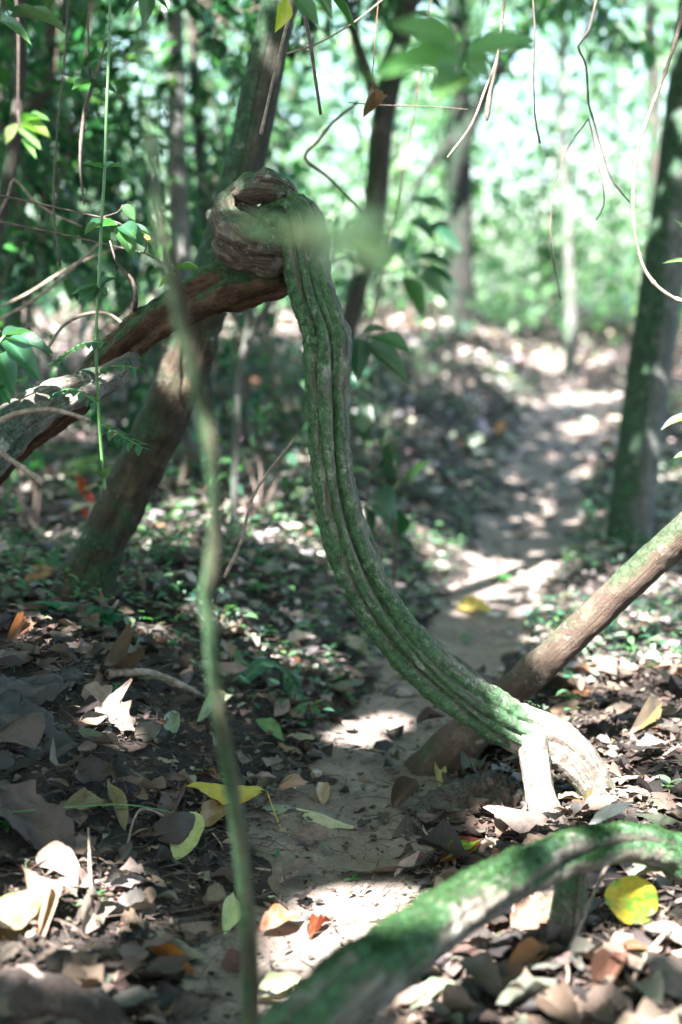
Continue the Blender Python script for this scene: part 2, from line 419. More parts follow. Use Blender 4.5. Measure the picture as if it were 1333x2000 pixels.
us = np.linspace(-1.7, 1.7, 70)
U, Y = np.meshgrid(us, ys); X = path_x(Y)+U*path_w(Y)
q = np.stack([X, Y, 0*X], -1)
e = np.abs(U)+.75*fbm(q, 6, 3, 21)+.6*np.clip(fbm(q, 1.6, 2, 23), 0, 1)*sm((Y-3)/1.5)
Z = height(X, Y)+.007-.05*sm((e-.85)/.55)+.003*fbm(q, 45, 3, 31)-.0
V = np.stack([X, Y, Z], -1).reshape(-1, 3); nx = len(us)
i = np.arange(len(ys)-1)[:, None]*nx; j = np.arange(nx-1)[None]
F = np.stack([i+j, i+j+1, i+nx+j+1, i+nx+j], -1).reshape(-1, 4)
tag(make('path', V, F, M_PATH), 'narrow trodden dirt path winding through the forest', None, None, 'structure')

# ------------------------------------------------------------------ the twisted liana in focus
base = P(1120, 1600, 2.7)
LI = thing('twisted_liana', 'thick grooved mossy liana hanging from a gnarled knot down to a forked foot', 'liana', (base[0], base[1], Hh(base[0], base[1])))
stem = px4([(520, 452, 24, 2.60), (535, 425, 33, 2.585), (565, 418, 40, 2.57), (585, 440, 45, 2.555), (594, 485, 46, 2.55), (600, 530, 45, 2.55), (612, 580, 46, 2.55), (632, 640, 47, 2.55), (639, 672, 49, 2.55), (638, 720, 45, 2.55),
            (640, 800, 43, 2.55), (647, 900, 43, 2.55), (664, 1000, 44, 2.56), (695, 1100, 45, 2.57), (735, 1180, 45, 2.58), (785, 1248, 46, 2.6), (850, 1312, 49, 2.62), (930, 1372, 50, 2.64), (990, 1408, 51, 2.655), (1035, 1430, 46, 2.665), (1070, 1447, 34, 2.675), (1100, 1463, 18, 2.68)])
def cords(TH, S):
    # unequal cords seen on the stem: groove angles wander along the length
    base_r = np.ones_like(TH)
    for a0, tw, dep, wd, ph in ((-1.25, .2, .22, .13, 1.7), (-.62, .35, .30, .16, .3), (.28, .28, .34, .15, 1.1), (1.05, .15, .20, .14, 2.2), (2.3, .3, .25, .2, 0), (3.5, .2, .28, .2, 4.), (4.7, .3, .2, .2, 5.)):
        c = a0+tw*(S-.55)+.20*np.sin(S*5+ph)+.07*np.sin(S*17+ph*2)
        d = (TH-c+math.pi) % (2*math.pi)-math.pi
        k = .86+.14*np.sin(S*7+ph*3)
        base_r = base_r-1.75*dep*k*np.exp(-np.abs(d/(wd*.72))**1.1)
    return np.maximum(base_r, .35)*(1.05+.05*np.sin(S*21)+.04*np.sin(S*9+1))
v, f, u = tube(stem, .0032, 110, cords, .13, 55, 3)
make('stem', v, f, M_LIANA, LI, uv=u)
kn = px4([(600, 500, 30, 2.60), (560, 488, 44, 2.575), (515, 480, 48, 2.55), (475, 468, 47, 2.54), (448, 438, 36, 2.55), (440, 408, 25, 2.57), (455, 380, 23, 2.585), (485, 368, 29, 2.565), (520, 366, 35, 2.545), (552, 374, 30, 2.56), (575, 398, 18, 2.60), (592, 425, 15, 2.62)])
kn[:, 3] *= .95
v1 = tube(kn, .003, 64, strands(3, .16, 4, .5, 4, .7), .42, 30, 8)
kn2 = px4([(436, 430, 15, 2.58), (462, 402, 12, 2.585), (492, 410, 11, 2.585), (520, 425, 13, 2.585), (545, 440, 16, 2.59)])
v2 = tube(kn2, .003, 32, strands(3, .25, 8, .4, 6), .4, 40, 12)
kn3 = px4([(432, 470, 20, 2.58), (455, 500, 26, 2.56), (500, 508, 28, 2.555), (545, 508, 26, 2.57), (580, 500, 20, 2.59)])
v3 = tube(kn3, .003, 40, strands(3, .14, 5, .4, 9), .65, 30, 15)
v, f, u = merge(v1, v2, v3); make('knot', v, f, M_KNOT, LI, uv=u)
br = px4([(610, 498, 24, 2.64), (592, 512, 36, 2.64), (550, 532, 46, 2.645), (490, 547, 51, 2.655), (430, 562, 52, 2.67), (365, 592, 45, 2.71), (300, 630, 41, 2.75), (250, 668, 39, 2.79), (212, 708, 38, 2.83), (175, 752, 36, 2.87), (115, 806, 33, 2.9), (50, 855, 31, 2.94), (0, 905, 30, 2.98), (-70, 990, 30, 3.03), (-130, 1075, 32, 3.07), (-185, 1190, 36, 3.1)])
v, f, u = tube(br, .004, 64, strands(5, .30, 2.2, .3, 14, .7), .22, 30, 18); make('branch', v, f, M_BRANCH, LI, uv=u)
lm = px4([(262, 700, 20, 2.76), (215, 738, 30, 2.70), (160, 760, 36, 2.62), (105, 780, 42, 2.56), (50, 812, 48, 2.5), (0, 855, 52, 2.45), (-60, 920, 52, 2.4), (-130, 1010, 50, 2.35), (-180, 1130, 50, 2.3), (-210, 1300, 55, 2.28)])
v, f, u = tube(lm, .004, 56, strands(4, .3, 2.5, .3, 17, .7), .15, 30, 22); make('branch', v, f, M_LIMB, LI, uv=u)
la = px4([(1028, 1405, 24, 2.67), (1040, 1440, 34, 2.645), (1046, 1475, 33, 2.635), (1050, 1510, 31, 2.62), (1058, 1555, 32, 2.605), (1072, 1600, 36, 2.59), (1086, 1640, 46, 2.58), (1096, 1680, 62, 2.575), (1102, 1720, 80, 2.575)])
v, f, u = tube(la, .0026, 64, strands(3, .16, 1.0, .2, 5, .7), .07, 70, 25); make('root', v, f, M_ROOTLEG, LI, uv=u)
lb = px4([(965, 1395, 30, 2.66), (1000, 1412, 50, 2.665), (1040, 1430, 52, 2.67), (1085, 1450, 48, 2.675), (1122, 1480, 44, 2.68), (1152, 1520, 40, 2.69), (1175, 1562, 37, 2.70), (1196, 1605, 44, 2.70), (1212, 1640, 56, 2.70), (1225, 1680, 74, 2.70)])
v, f, u = tube(lb, .0026, 72, strands(3, .34, 1.5, .2, 31, .6), .07, 70, 27); make('root', v, f, M_ROOTLEG, LI, uv=u)

for rr_ in ([(1092, 1640, 20, 2.58), (1130, 1660, 13, 2.60), (1180, 1690, 8, 2.65), (1240, 1700, 4, 2.66)], [(1090, 1640, 20, 2.58), (1050, 1665, 13, 2.59), (1010, 1690, 8, 2.61), (960, 1690, 4, 2.6)], [(1200, 1620, 20, 2.71), (1250, 1628, 14, 2.72), (1310, 1612, 9, 2.75), (1370, 1615, 5, 2.78)]):
    v, f, u = tube(px4(rr_), .004, 20, None, .2, 50, 29); make('rootlet', v, f, M_ROOTLEG, LI, uv=u)
def moss_tufts(parent, tube_v, tube_f, n, size, thr, mdir, col, seed):
    fc = tube_v[tube_f[:, :4]]; c = fc.mean(1); nr = np.cross(fc[:, 2]-fc[:, 0], fc[:, 3]-fc[:, 1]); nr /= np.linalg.norm(nr, axis=1, keepdims=True)+1e-12
    m = fbm(c, 11, 3, seed)+.5*fbm(c, 40, 2, seed+3)+nr@np.array(mdir) > thr
    ids = np.where(m)[0]; k = R.choice(ids, n); w_ = R.dirichlet((1, 1, 1, 1), n)
    p = (fc[k]*w_[..., None]).sum(1); d = nr[k]+rdir(n)*.75; L = size*R.uniform(.5, 1.5, n)
    v, f, u, t = batch([leaf_tpl(2, 1, 'lance', .2, .3)], p-nr[k]*.0004, d, rdir(n), L, L*.35, pick([col, tuple(x*1.5 for x in col), (col[0]*1.8, col[1]*1.3, col[2])], n, .2))
    return tag(make('moss', v, f, M_MOSS, parent, uv=u, tint=t), kind='stuff')
M_MOSS = leaf_mat('moss_tuft', .8, .2, (1.2, 1.3, .8), 0, 0, .1, 1)
v, f, u = tube(stem, .0032, 110, cords, .13, 55, 3)
moss_tufts(LI, v, f[:-220], 6500, .0030, .22, (-.35, -.05, .05), (.036, .074, .034), 4)
for q_, s_ in ((la, 25), (lb, 27)):
    v, f, u = tube(q_, .0026, 64, None)
    moss_tufts(LI, v, f[:-128], 900, .0032, .34, (-.2, 0, .1), (.036, .074, .036), s_)

# root stump of earth behind the forked foot
def blob(c, rx, ry, rz, amp, scale, seed, n=40, flat=0):
    th = np.linspace(0, 2*math.pi, 2*n, endpoint=False); ph = np.linspace(.02, math.pi-.02, n)
    TH, PH = np.meshgrid(th, ph); d = np.stack([np.sin(PH)*np.cos(TH), np.sin(PH)*np.sin(TH), np.cos(PH)], -1)
    m = 1+amp*fbm(d*1.0+seed, scale, 4, seed)
    V = d*m[..., None]*np.array([rx, ry, rz])
    if flat: V[..., 2] = np.minimum(V[..., 2], flat*rz+.25*(V[..., 2]-flat*rz))
    V = (V+np.asarray(c)).reshape(-1, 3); s = 2*n
    i = np.arange(n-1)[:, None]*s; j = np.arange(s)[None]; j2 = (j+1) % s
    F = np.stack([i+j, i+s+j, i+s+j2, i+j2], -1).reshape(-1, 4)
    return V, F, np.stack([TH/6.283, PH*.1], -1).reshape(-1, 2)
c = G(915, 1610); v, f, u = blob((c[0]+.02, c[1]+.06, c[2]+.0), .10, .065, .066, .5, 3.4, 5, 70)
c2 = G(1020, 1625); b2 = blob((c2[0]-.03, c2[1]+.11, c2[2]-.02), .06, .05, .07, .5, 3.2, 9, 50)
v, f, u = merge((v, f, u), b2)
tag(make('root_stump', v, f, M_STUMP, uv=u), 'crumbling dark earthy root stump beside the forked liana foot', 'stump')

# ------------------------------------------------------------------ other stems
def crown_for(root, centre, rx, ry, rz, n, size, cols, hole=None, mat=M_FOREST, up=.5, name='crown'):
    p = rdir(n)*R.uniform(.25, 1, (n, 1))**.45*np.array([rx, ry, rz])+np.asarray(centre)
    keep = fbm(p, 1.6/max(.5, rx)*1.4, 3, int(abs(centre[0]*13+centre[1]*7)) % 97) > -.12
    p = p[keep]
    k = len(p)
    d = rdir(k); d[:, 2] = d[:, 2]*.5-.25
    L = size*R.uniform(.6, 1.35, k)
    if hole is not None:
        m = ~leaf_blocks(p, d, L); p, d, L = p[m], d[m], L[m]; k = len(p)
    upv = rdir(k)*up+np.array([0, 0, 1.0])
    v, f, u, t = batch(BGT, p, d, upv, L, L*R.uniform(.35, .5, k), pick(cols, k, .25))
    return make(name, v, f, mat, root, uv=u, tint=t)
BGT = [leaf_tpl(3, 1, 'ovate', .15, .25, seed=1), leaf_tpl(3, 1, 'lance', .25, .4, seed=2), leaf_tpl(3, 1, 'ovate', -.1, .1, seed=3)]
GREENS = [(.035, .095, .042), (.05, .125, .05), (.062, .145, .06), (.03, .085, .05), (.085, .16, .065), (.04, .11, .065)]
PALEG = [(.12, .20, .11), (.16, .24, .14), (.09, .17, .085), (.22, .29, .20), (.06, .14, .06)]  # paler far leaves: sunlit brightness put into the leaf colour
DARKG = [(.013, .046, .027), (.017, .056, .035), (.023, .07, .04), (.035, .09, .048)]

# sun patches kept open in the leaf canopy: (world point, radius)
PATCH = []
def spot(px, py, rpx, d=None, sq=1.0):
    p = G(px, py) if d is None else P(px, py, d)
    dd = d or float((p-CAM).dot(FW))
    PATCH.append((p, rpx*dd/FPX))
for a in ((1070, 1470, 85, 2.68), (1150, 1520, 70, 2.7), (1110, 1580, 50, 2.7), (1055, 1500, 34, 2.62),
          (80, 770, 60, 2.5), (150, 690, 30, 2.6), (1280, 1640, 70, 2.2), (1000, 1700, 45, 2.05), (900, 1755, 60, 1.95), (800, 1770, 45, 1.9),
          (447, 395, 22, 2.56), (1170, 1150, 20, 2.8), (1262, 1066, 24, 2.75), (1315, 1010, 24, 2.75)):
    spot(*a)
for a in ((660, 1790, 90), (700, 1840, 90), (600, 1850, 60), (740, 1780, 50), (560, 1970, 50), (690, 1930, 60), (640, 1990, 40), (100, 1760, 80), (190, 1790, 60), (40, 1840, 60), (180, 1720, 40), (270, 1810, 35), (250, 1950, 25), (110,1935,18),
          (1010, 1800, 60), (960, 1860, 70), (900, 1960, 110), (1000, 1950, 60), (1250, 1880, 50), (970, 1640, 40), (1240, 1580, 50), (1290, 1470, 60), (1200, 1450, 40), (1150, 1420, 40),
          (1000, 1120, 70), (880, 1110, 60), (930, 1150, 60), (840, 1060, 50), (1060, 1110, 50), (1160, 835, 60), (700, 1440, 45), (780, 1420, 40), (650, 1310, 40), (560, 1300, 45), (620, 900, 60), (760, 880, 50), (560, 1050, 60), (330, 1070, 45), (370, 1030, 45), (210, 1420, 40), (100, 1250, 50), (240, 1400, 30), (1300, 1300, 60), (1180, 1340, 50), (1060, 1250, 40), (480, 1000, 50), (700, 1010, 40), (560, 1180, 40), (430, 1220, 35), (300, 1240, 30), (1010, 770, 50), (960, 715, 60), (1090, 720, 60), (850, 740, 40), (1290, 930, 40), (1290, 1150, 40), (640, 740, 50), (520, 760, 40), (470, 870, 40)):
    spot(*a)
PC = np.array([p for p, r in PATCH]); PR = np.array([r for p, r in PATCH])
def in_patch(p):
    out = np.zeros(len(p), bool)
    for a in range(0, len(p), 4000):
        d = p[a:a+4000, None]-PC[None]
        t = d@SUN
        perp = np.linalg.norm(d-t[..., None]*SUN, axis=-1)
        out[a:a+4000] = ((perp < PR*.8+.03) & (t > .3)).any(1)
    return out
def leaf_blocks(p, d, L):
    d = d/np.linalg.norm(d, axis=1, keepdims=True)
    o = np.zeros(len(p), bool)
    for k in (0, .33, .66, 1.0): o |= in_patch(p+d*(L*k)[:, None])
    return o

# leaning mossy tree behind the knot
b = G(168, 1150)
TL = thing('leaning_tree', 'leaning tree with peeling brown foot, its mossy upper trunk passing behind the knot', 'tree', b)
d0 = 3.36
low = px4([(120, 1235, 62, d0), (150, 1180, 62, d0), (175, 1120, 54, d0), (212, 1040, 50, d0), (255, 950, 49, d0), (297, 860, 49, d0), (340, 760, 49, d0), (372, 690, 48, d0), (400, 600, 46, d0), (428, 500, 42, d0), (455, 410, 40, d0), (476, 330, 39, d0), (494, 250, 38, d0), (512, 160, 37, d0), (530, 80, 36, d0), (548, 0, 36, d0), (580, -160, 35, d0), (620, -380, 33, d0), (690, -800, 30, d0), (760, -1300, 24, d0), (800, -1800, 12, d0)])
v, f, u = tube(low[:9], .008, 48, strands(3, .10, .5, .3, 41, .9), .22, 20, 44); make('foot', v, f, M_LEAN, TL, uv=u)
v, f, u = tube(low[8:], .012, 40, strands(3, .05, .3, .3, 42, 1), .06, 16, 45); make('trunk', v, f, M_GREENTRUNK, TL, uv=u)
top = low[-2, :3]
crown_for(TL, top, 1.3, 1.3, .8, 1400, .22, GREENS, in_patch)

b = G(1228, 1072)
TR = thing('mossy_tree', 'straight trunk beside the path, mossy green on one side and lichen grey on the other', 'tree', b)
rows = [(1222, 1130, 60, 5.45), (1228, 1075, 50, 5.45), (1234, 1010, 45, 5.45), (1253, 850, 43, 5.45), (1286, 600, 42, 5.45), (1330, 300, 41, 5.45), (1364, 0, 41, 5.45), (1400, -400, 36, 5.45), (1430, -800, 26, 5.45)]
v, f, u = tube(px4(rows), .02, 40, strands(3, .04, .3, .3, 51, 1), .06, 9, 52); make('trunk', v, f, M_RTREE, TR, uv=u)
crown_for(TR, P(1430, -800, 5.45), 1.7, 1.7, .9, 1700, .22, GREENS, in_patch)

b = G(885, 1485)
DS = thing('diagonal_liana', 'brown woody liana rising diagonally behind the liana foot, pale moss on top', 'stem', b)
rows = [(830, 1535, 62, 3.06), (870, 1485, 56, 3.03), (930, 1420, 46, 2.99), (990, 1362, 40, 2.95), (1050, 1308, 37, 2.91), (1120, 1243, 36, 2.87), (1200, 1166, 36, 2.83), (1285, 1085, 37, 2.8), (1350, 1030, 38, 2.78), (1450, 950, 37, 2.75), (1560, 850, 35, 2.72), (1640, 700, 32, 2.72), (1690, 400, 30, 2.72)]
v, f, u = tube(px4(rows, .93), .006, 56, strands(3, .07, .6, .3, 61, .9), .15, 24, 62); make('trunk', v, f, M_DIAG, DS, uv=u)

FR = thing('arching_root', 'thick mossy root arching low across the front, dappled with sun', 'root', P(520, 2060, 1.5)*np.array([1, 1, 0])+np.array([0, 0, Hh(-.1, 1.4)]))
rows = [(380, 2330, 86, 1.46), (470, 2170, 82, 1.5), (560, 2050, 78, 1.55), (630, 1980, 76, 1.6), (705, 1915, 73, 1.66), (785, 1858, 66, 1.73), (850, 1810, 60, 1.79), (926, 1758, 55, 1.86), (1043, 1690, 51, 1.96), (1130, 1660, 46, 2.05), (1245, 1648, 40, 2.13), (1333, 1680, 43, 2.18), (1400, 1730, 45, 2.22), (1480, 1810, 50, 2.24), (1560, 1930, 52, 2.22)]
v, f, u = tube(px4(rows), .0035, 96, strands(3, .36, 1.0, .25, 71, .5), .17, 38, 72); make('root', v, f, M_FRONT, FR, uv=u)
moss_tufts(FR, v, f[:-200], 13000, .0045, .32, (-.1, 0, .42), (.020, .056, .021), 14)
rows = [(1125, 1668, 30, 2.08), (1118, 1720, 32, 2.1), (1112, 1775, 36, 2.13), (1105, 1840, 42, 2.15), (1095, 1920, 50, 2.16)]
v, f, u = tube(px4(rows), .005, 32, strands(3, .12, 1, .2, 75), .14, 34, 76); make('prop_root', v, f, M_FRONT, FR, uv=u)

# blurred sapling close to the camera
SP = thing('sapling', 'thin green brown sapling stem close to the camera, out of focus, crossing the whole view', 'sapling', P(492, 2050, 1.86)*np.array([1, 1, 0])+np.array([0, 0, -.02]))
rows = [(495, 2180, 17, 1.86), (491, 2030, 16.5, 1.85), (489, 1900, 16.5, 1.80), (481, 1760, 16.5, 1.72), (468, 1640, 16.5, 1.66), (450, 1520, 16, 1.6), (432, 1420, 15.5, 1.55), (418, 1330, 15, 1.52), (412, 1240, 15, 1.48), (405, 1170, 17, 1.46), (412, 1120, 18.5, 1.44), (420, 1040, 16, 1.42), (421, 960, 16, 1.39), (412, 880, 16, 1.36), (398, 800, 16, 1.34), (380, 730, 16, 1.31), (358, 640, 15, 1.28), (340, 560, 14, 1.25), (322, 480, 13, 1.22), (308, 400, 11, 1.2), (300, 320, 8, 1.18), (290, 220, 4, 1.16), (282, 100, 2.5, 1.14), (270, -80, 2, 1.12), (260, -300, 2, 1.1)]
v, f, u = tube(px4(rows), .006, 20, strands(3, .08, 1, .3, 81, 1), .12, 40, 82); make('stem', v, f, M_SAPL, SP, uv=u)
n = 7; pp = np.array([P(296+R.normal()*14, R.uniform(190, 350), 1.17) for _ in range(n)])
dd = rdir(n)*.6+np.array([0, 0, -.8]); L = R.uniform(.014, .024, n)
v, f, u, t = batch([leaf_tpl(6, 2, 'lance', .2, .4, crump=.2, seed=3)], pp, dd, rdir(n), L, L*.4, pick([(.02, .03, .02), (.025, .045, .025)], n))
make('leaves', v, f, M_LITTER, SP, uv=u, tint=t)

# dirt covered root hump at the lower corner
rows = [(-190, 2080, 80, 1.90), (-90, 2020, 82, 1.91), (10, 1975, 80, 1.92), (85, 1962, 74, 1.92), (150, 1985, 66, 1.92), (205, 2030, 62, 1.91), (260, 2100, 60, 1.9), (310, 2190, 60, 1.88)]
v, f, u = tube(px4(rows), .004, 64, strands(3, .16, 2, .4, 91, .7), .30, 22, 92)
tag(make('buried_root', v, f, M_ROCK, uv=u), 'low dirt covered root hump rising from dry leaves at the lower corner', 'root')

# ------------------------------------------------------------------ background trunks
def bg_tree(name, label, rows, mat, seed, crown=None, cols=GREENS, group=None, limbs=()):
    d = rows[0][3]; p0 = P(*rows[0][:2], d); base = (p0[0], p0[1], Hh(p0[0], p0[1]))
    r = thing(name, label, 'tree', base, group)
    q = px4(rows); q[0, 2] = min(q[0, 2], base[2]-.05)
    v, f, u = tube(q, .04, 18, strands(3, .06, .3, .3, seed, 1), .08, 6, seed); make('trunk', v, f, mat, r, uv=u)
    for l in limbs:
        v, f, u = tube(px4(l), .03, 12, None, .08, 10, seed+1); make('limb', v, f, mat, r, uv=u)
    if crown:
        for (a, b_, rr, rz, n, s) in crown: crown_for(r, P(a, b_, d), rr, rr, rz, n, s, cols, in_patch)
    return r
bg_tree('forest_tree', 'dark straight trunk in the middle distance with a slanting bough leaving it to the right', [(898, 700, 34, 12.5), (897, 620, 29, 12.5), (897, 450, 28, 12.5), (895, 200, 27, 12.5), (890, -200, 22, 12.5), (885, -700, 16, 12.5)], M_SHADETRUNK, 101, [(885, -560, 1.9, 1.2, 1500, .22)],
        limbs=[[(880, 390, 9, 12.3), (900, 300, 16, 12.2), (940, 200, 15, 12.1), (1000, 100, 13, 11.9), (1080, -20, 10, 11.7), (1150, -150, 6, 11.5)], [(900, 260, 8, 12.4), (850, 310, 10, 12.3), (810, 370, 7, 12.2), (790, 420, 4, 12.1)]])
bg_tree('forest_tree', 'crooked dark trunk with ragged bark standing behind the hanging dead leaf', [(640, 1010, 26, 5.2), (645, 850, 22, 5.2), (658, 720, 20, 5.2), (690, 600, 18, 5.2), (720, 480, 19, 5.2), (735, 380, 22, 5.2), (745, 250, 23, 5.2), (770, 130, 22, 5.2), (800, 0, 20, 5.2), (840, -200, 18, 5.2), (850, -600, 12, 5.2)], M_DKTRUNK, 103, [(840, -800, 1.3, .9, 900, .2)],
        limbs=[[(745, 250, 10, 5.2), (735, 190, 12, 5.15), (700, 90, 10, 5.1), (676, 0, 9, 5.05), (650, -120, 6, 5.0)]])
bg_tree('forest_tree', 'pale ash grey trunk out of focus between the darker trunks left of the leaning tree', [(362, 820, 26, 6.0), (360, 620, 22, 6.0), (352, 430, 20, 6.0), (345, 250, 18, 6.0), (342, 0, 17, 6.0), (338, -400, 14, 6.0), (336, -700, 8, 6.0)], M_PALETRUNK, 105, [(336, -620, 1.3, .8, 800, .2)], DARKG)
bg_tree('forest_tree', 'thin dark trunk just right of the pale ash grey trunk', [(402, 720, 14, 7.2), (398, 500, 12, 7.2), (388, 250, 12, 7.2), (372, 0, 11, 7.2), (360, -400, 8, 7.2)], M_DKTRUNK, 107, [(360, -500, 1.4, .9, 800, .2)], DARKG)
bg_tree('forest_tree', 'slanting dark trunk behind the leafy shrubs, forking high up', [(-40, 700, 30, 5.6), (20, 450, 26, 5.6), (75, 200, 24, 5.6), (100, 50, 22, 5.6), (125, -200, 18, 5.6), (140, -500, 12, 5.6)], M_DKTRUNK, 109, [(140, -600, 1.5, .9, 900, .2)], DARKG, limbs=[[(90, 110, 9, 5.5), (130, 40, 8, 5.4), (190, -30, 6, 5.3), (240, -120, 4, 5.2)]])
bg_tree('forest_tree', 'slender dark brown stem near the edge of the shrubs, bent once low down', [(-60, 760, 16, 3.9), (-20, 560, 14, 3.9), (8, 390, 13, 3.9), (30, 260, 13, 3.9), (40, 130, 12, 3.9), (38, 0, 11, 3.9), (45, -300, 8, 3.9)], M_DKTRUNK, 111, [(45, -520, .9, .7, 500, .18)], DARKG, limbs=[[(36, 255, 5, 3.9), (60, 240, 5, 3.88), (78, 236, 3, 3.86)]])
bg_tree('forest_tree', 'dark thin trunk seen past the pale mossy trunk beside the path', [(1290, 700, 18, 10.5), (1282, 500, 14, 10.5), (1278, 250, 13, 10.5), (1268, 0, 12, 10.5), (1255, -300, 9, 10.5)], M_DKTRUNK, 113, [(1255, -420, 1.8, 1.1, 900, .22)])
bg_tree('forest_tree', 'short thin trunk standing alone in the bright clearing at the end of the path', [(1116, 690, 15, 11.5), (1114, 600, 11, 11.5), (1108, 450, 9, 11.5), (1098, 250, 8, 11.5), (1100, 50, 7, 11.5), (1090, -200, 5, 11.5)], M_BGTRUNK, 115, [(1090, -200, 1.3, 1.0, 700, .2)])
bg_tree('forest_tree', 'pale forked sapling trunk glimpsed under the knot', [(452, 900, 9, 4.3), (465, 760, 8, 4.3), (482, 660, 8, 4.3), (492, 580, 8, 4.3), (500, 480, 7, 4.3), (520, 250, 5, 4.3), (545, -100, 5, 4.3)], M_BGTRUNK, 117, None, DARKG, limbs=[[(482, 670, 8, 4.3), (510, 620, 7, 4.28), (545, 560, 6, 4.25), (575, 510, 4, 4.2)]])
for (a, d, wd, ms) in ((180, 16, 9, M_BGTRUNK), (800, 20, 8, M_BGTRUNK), (1190, 21, 7, M_BGTRUNK)):
    t_ = R.normal()*25
    bg_tree('forest_tree', 'slender far trunk half lost in the blurred sunlit foliage', [(a, 690-(d-10)*3, wd*1.2, d), (a+t_*.3, 500, wd, d), (a+t_, 200, wd*.9, d), (a+t_*1.6, -200, wd*.75, d), (a+t_*2, -500, wd*.4, d)], ms, 130+int(a), [(a+t_*2, -480, 1.5, .8, 250, .22)], group='far trunks in the blurred foliage')

# ------------------------------------------------------------------ far wood, saplings, shrubs
n = 150000
yy = R.uniform(13, 40, n); xx = R.uniform(-1, 1, n)*(yy*.30+2.5); zz = R.uniform(0, 1, n)*(1.8+yy*.29)
p = np.stack([xx, yy, zz], -1)
den = fbm(p, .45, 3, 61)+.5*fbm(p, 1.7, 2, 67)
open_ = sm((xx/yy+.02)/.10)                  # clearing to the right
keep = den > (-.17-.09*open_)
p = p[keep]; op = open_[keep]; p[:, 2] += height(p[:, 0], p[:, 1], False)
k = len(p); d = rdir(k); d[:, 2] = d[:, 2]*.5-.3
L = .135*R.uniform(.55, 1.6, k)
cc = np.where((R.uniform(0, 1, k) < .45+.35*op)[:, None], pick(PALEG, k, .2), pick(GREENS, k, .25))  # larger share of sunlit-looking tints towards the clearing
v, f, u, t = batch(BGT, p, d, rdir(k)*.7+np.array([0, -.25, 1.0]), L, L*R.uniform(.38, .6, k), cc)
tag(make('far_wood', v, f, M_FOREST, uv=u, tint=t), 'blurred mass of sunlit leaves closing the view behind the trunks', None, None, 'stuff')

def shrub(name, label, x, y, h, r, n, size, cols, group=None, zmin=.25, nst=4, mat=M_FOREST, asp=(.38, .5)):
    z0 = Hh(x, y); rt = thing(name, label, 'shrub', (x, y, z0), group)
    parts = []; pts = []
    for s in range(nst):
        a = R.uniform(0, 6.28); tip = np.array([x+math.cos(a)*r*R.uniform(.2, .8), y+math.sin(a)*r*R.uniform(.2, .8), z0+h*R.uniform(.7, 1)])
        b0 = np.array([x+R.normal()*.12*r, y+R.normal()*.12*r, z0-.03]); m = b0*.5+tip*.5+R.normal(size=3)*np.array([.08, .08, .03])
        q = np.array([[*b0, .005+.002*h], [*m, .004+.001*h], [*tip, .002]])
        parts.append(tube(q, .06, 7)); pts.append(resample(q[:, :3], .02))
    v, f, u = merge(*parts); make('stem', v, f, M_DKTWIG, rt, uv=u)
    allp = np.vstack(pts)
    allp = allp[allp[:, 2] > z0+zmin*h]
    c = allp[R.integers(0, len(allp), n)]+rdir(n)*r*R.uniform(.05, .55, (n, 1))
    c = c[fbm(c, 2.2/max(r, .3), 2, int(x*10+50)) > -.2]; k = len(c)
    d = c-np.array([x, y, z0+h*.4]); d[:, 2] -= .15; d = d+rdir(k)*.35
    L = size*R.uniform(.55, 1.3, k)
    v, f, u, t = batch(BGT, c, d, rdir(k)*.45+np.array([0, 0, 1.0]), L, L*R.uniform(*asp, k), pick(cols, k, .22))
    make('foliage', v, f, mat, rt, uv=u, tint=t); return rt
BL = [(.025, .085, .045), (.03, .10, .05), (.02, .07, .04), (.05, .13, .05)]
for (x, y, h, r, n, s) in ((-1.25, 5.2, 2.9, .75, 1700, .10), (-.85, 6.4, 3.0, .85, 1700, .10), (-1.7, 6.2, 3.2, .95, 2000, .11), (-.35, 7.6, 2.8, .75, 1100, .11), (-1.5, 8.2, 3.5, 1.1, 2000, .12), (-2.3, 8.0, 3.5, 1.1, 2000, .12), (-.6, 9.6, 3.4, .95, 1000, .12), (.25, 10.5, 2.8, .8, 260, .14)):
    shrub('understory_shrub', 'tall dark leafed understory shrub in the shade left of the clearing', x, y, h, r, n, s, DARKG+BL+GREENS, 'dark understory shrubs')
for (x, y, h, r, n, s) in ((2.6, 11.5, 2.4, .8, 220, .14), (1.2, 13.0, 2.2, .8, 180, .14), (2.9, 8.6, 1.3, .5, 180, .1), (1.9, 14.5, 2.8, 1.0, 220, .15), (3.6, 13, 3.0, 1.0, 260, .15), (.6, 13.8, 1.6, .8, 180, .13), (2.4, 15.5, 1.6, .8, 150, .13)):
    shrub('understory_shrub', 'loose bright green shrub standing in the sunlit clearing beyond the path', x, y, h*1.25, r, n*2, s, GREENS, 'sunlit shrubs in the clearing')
shrub('understory_shrub', 'small dark broad leafed plant beside the middle of the hanging stem', .14, 4.2, .52, .17, 26, .13, DARKG, None, .4, 3, M_LEAF, (.45, .6))
for (x, y, h) in ((-.95, 4.3, .55), (-.3, 4.6, .4), (-.62, 5.2, .6), (-1.3, 4.7, .7), (.1, 5.8, .45), (-.25, 6.4, .55)):
    shrub('low_bush', 'low green seedling clump growing on the shaded bank behind the leaning tree', x, y, h, .22, 80, .07, BL+GREENS, 'low clumps on the bank')

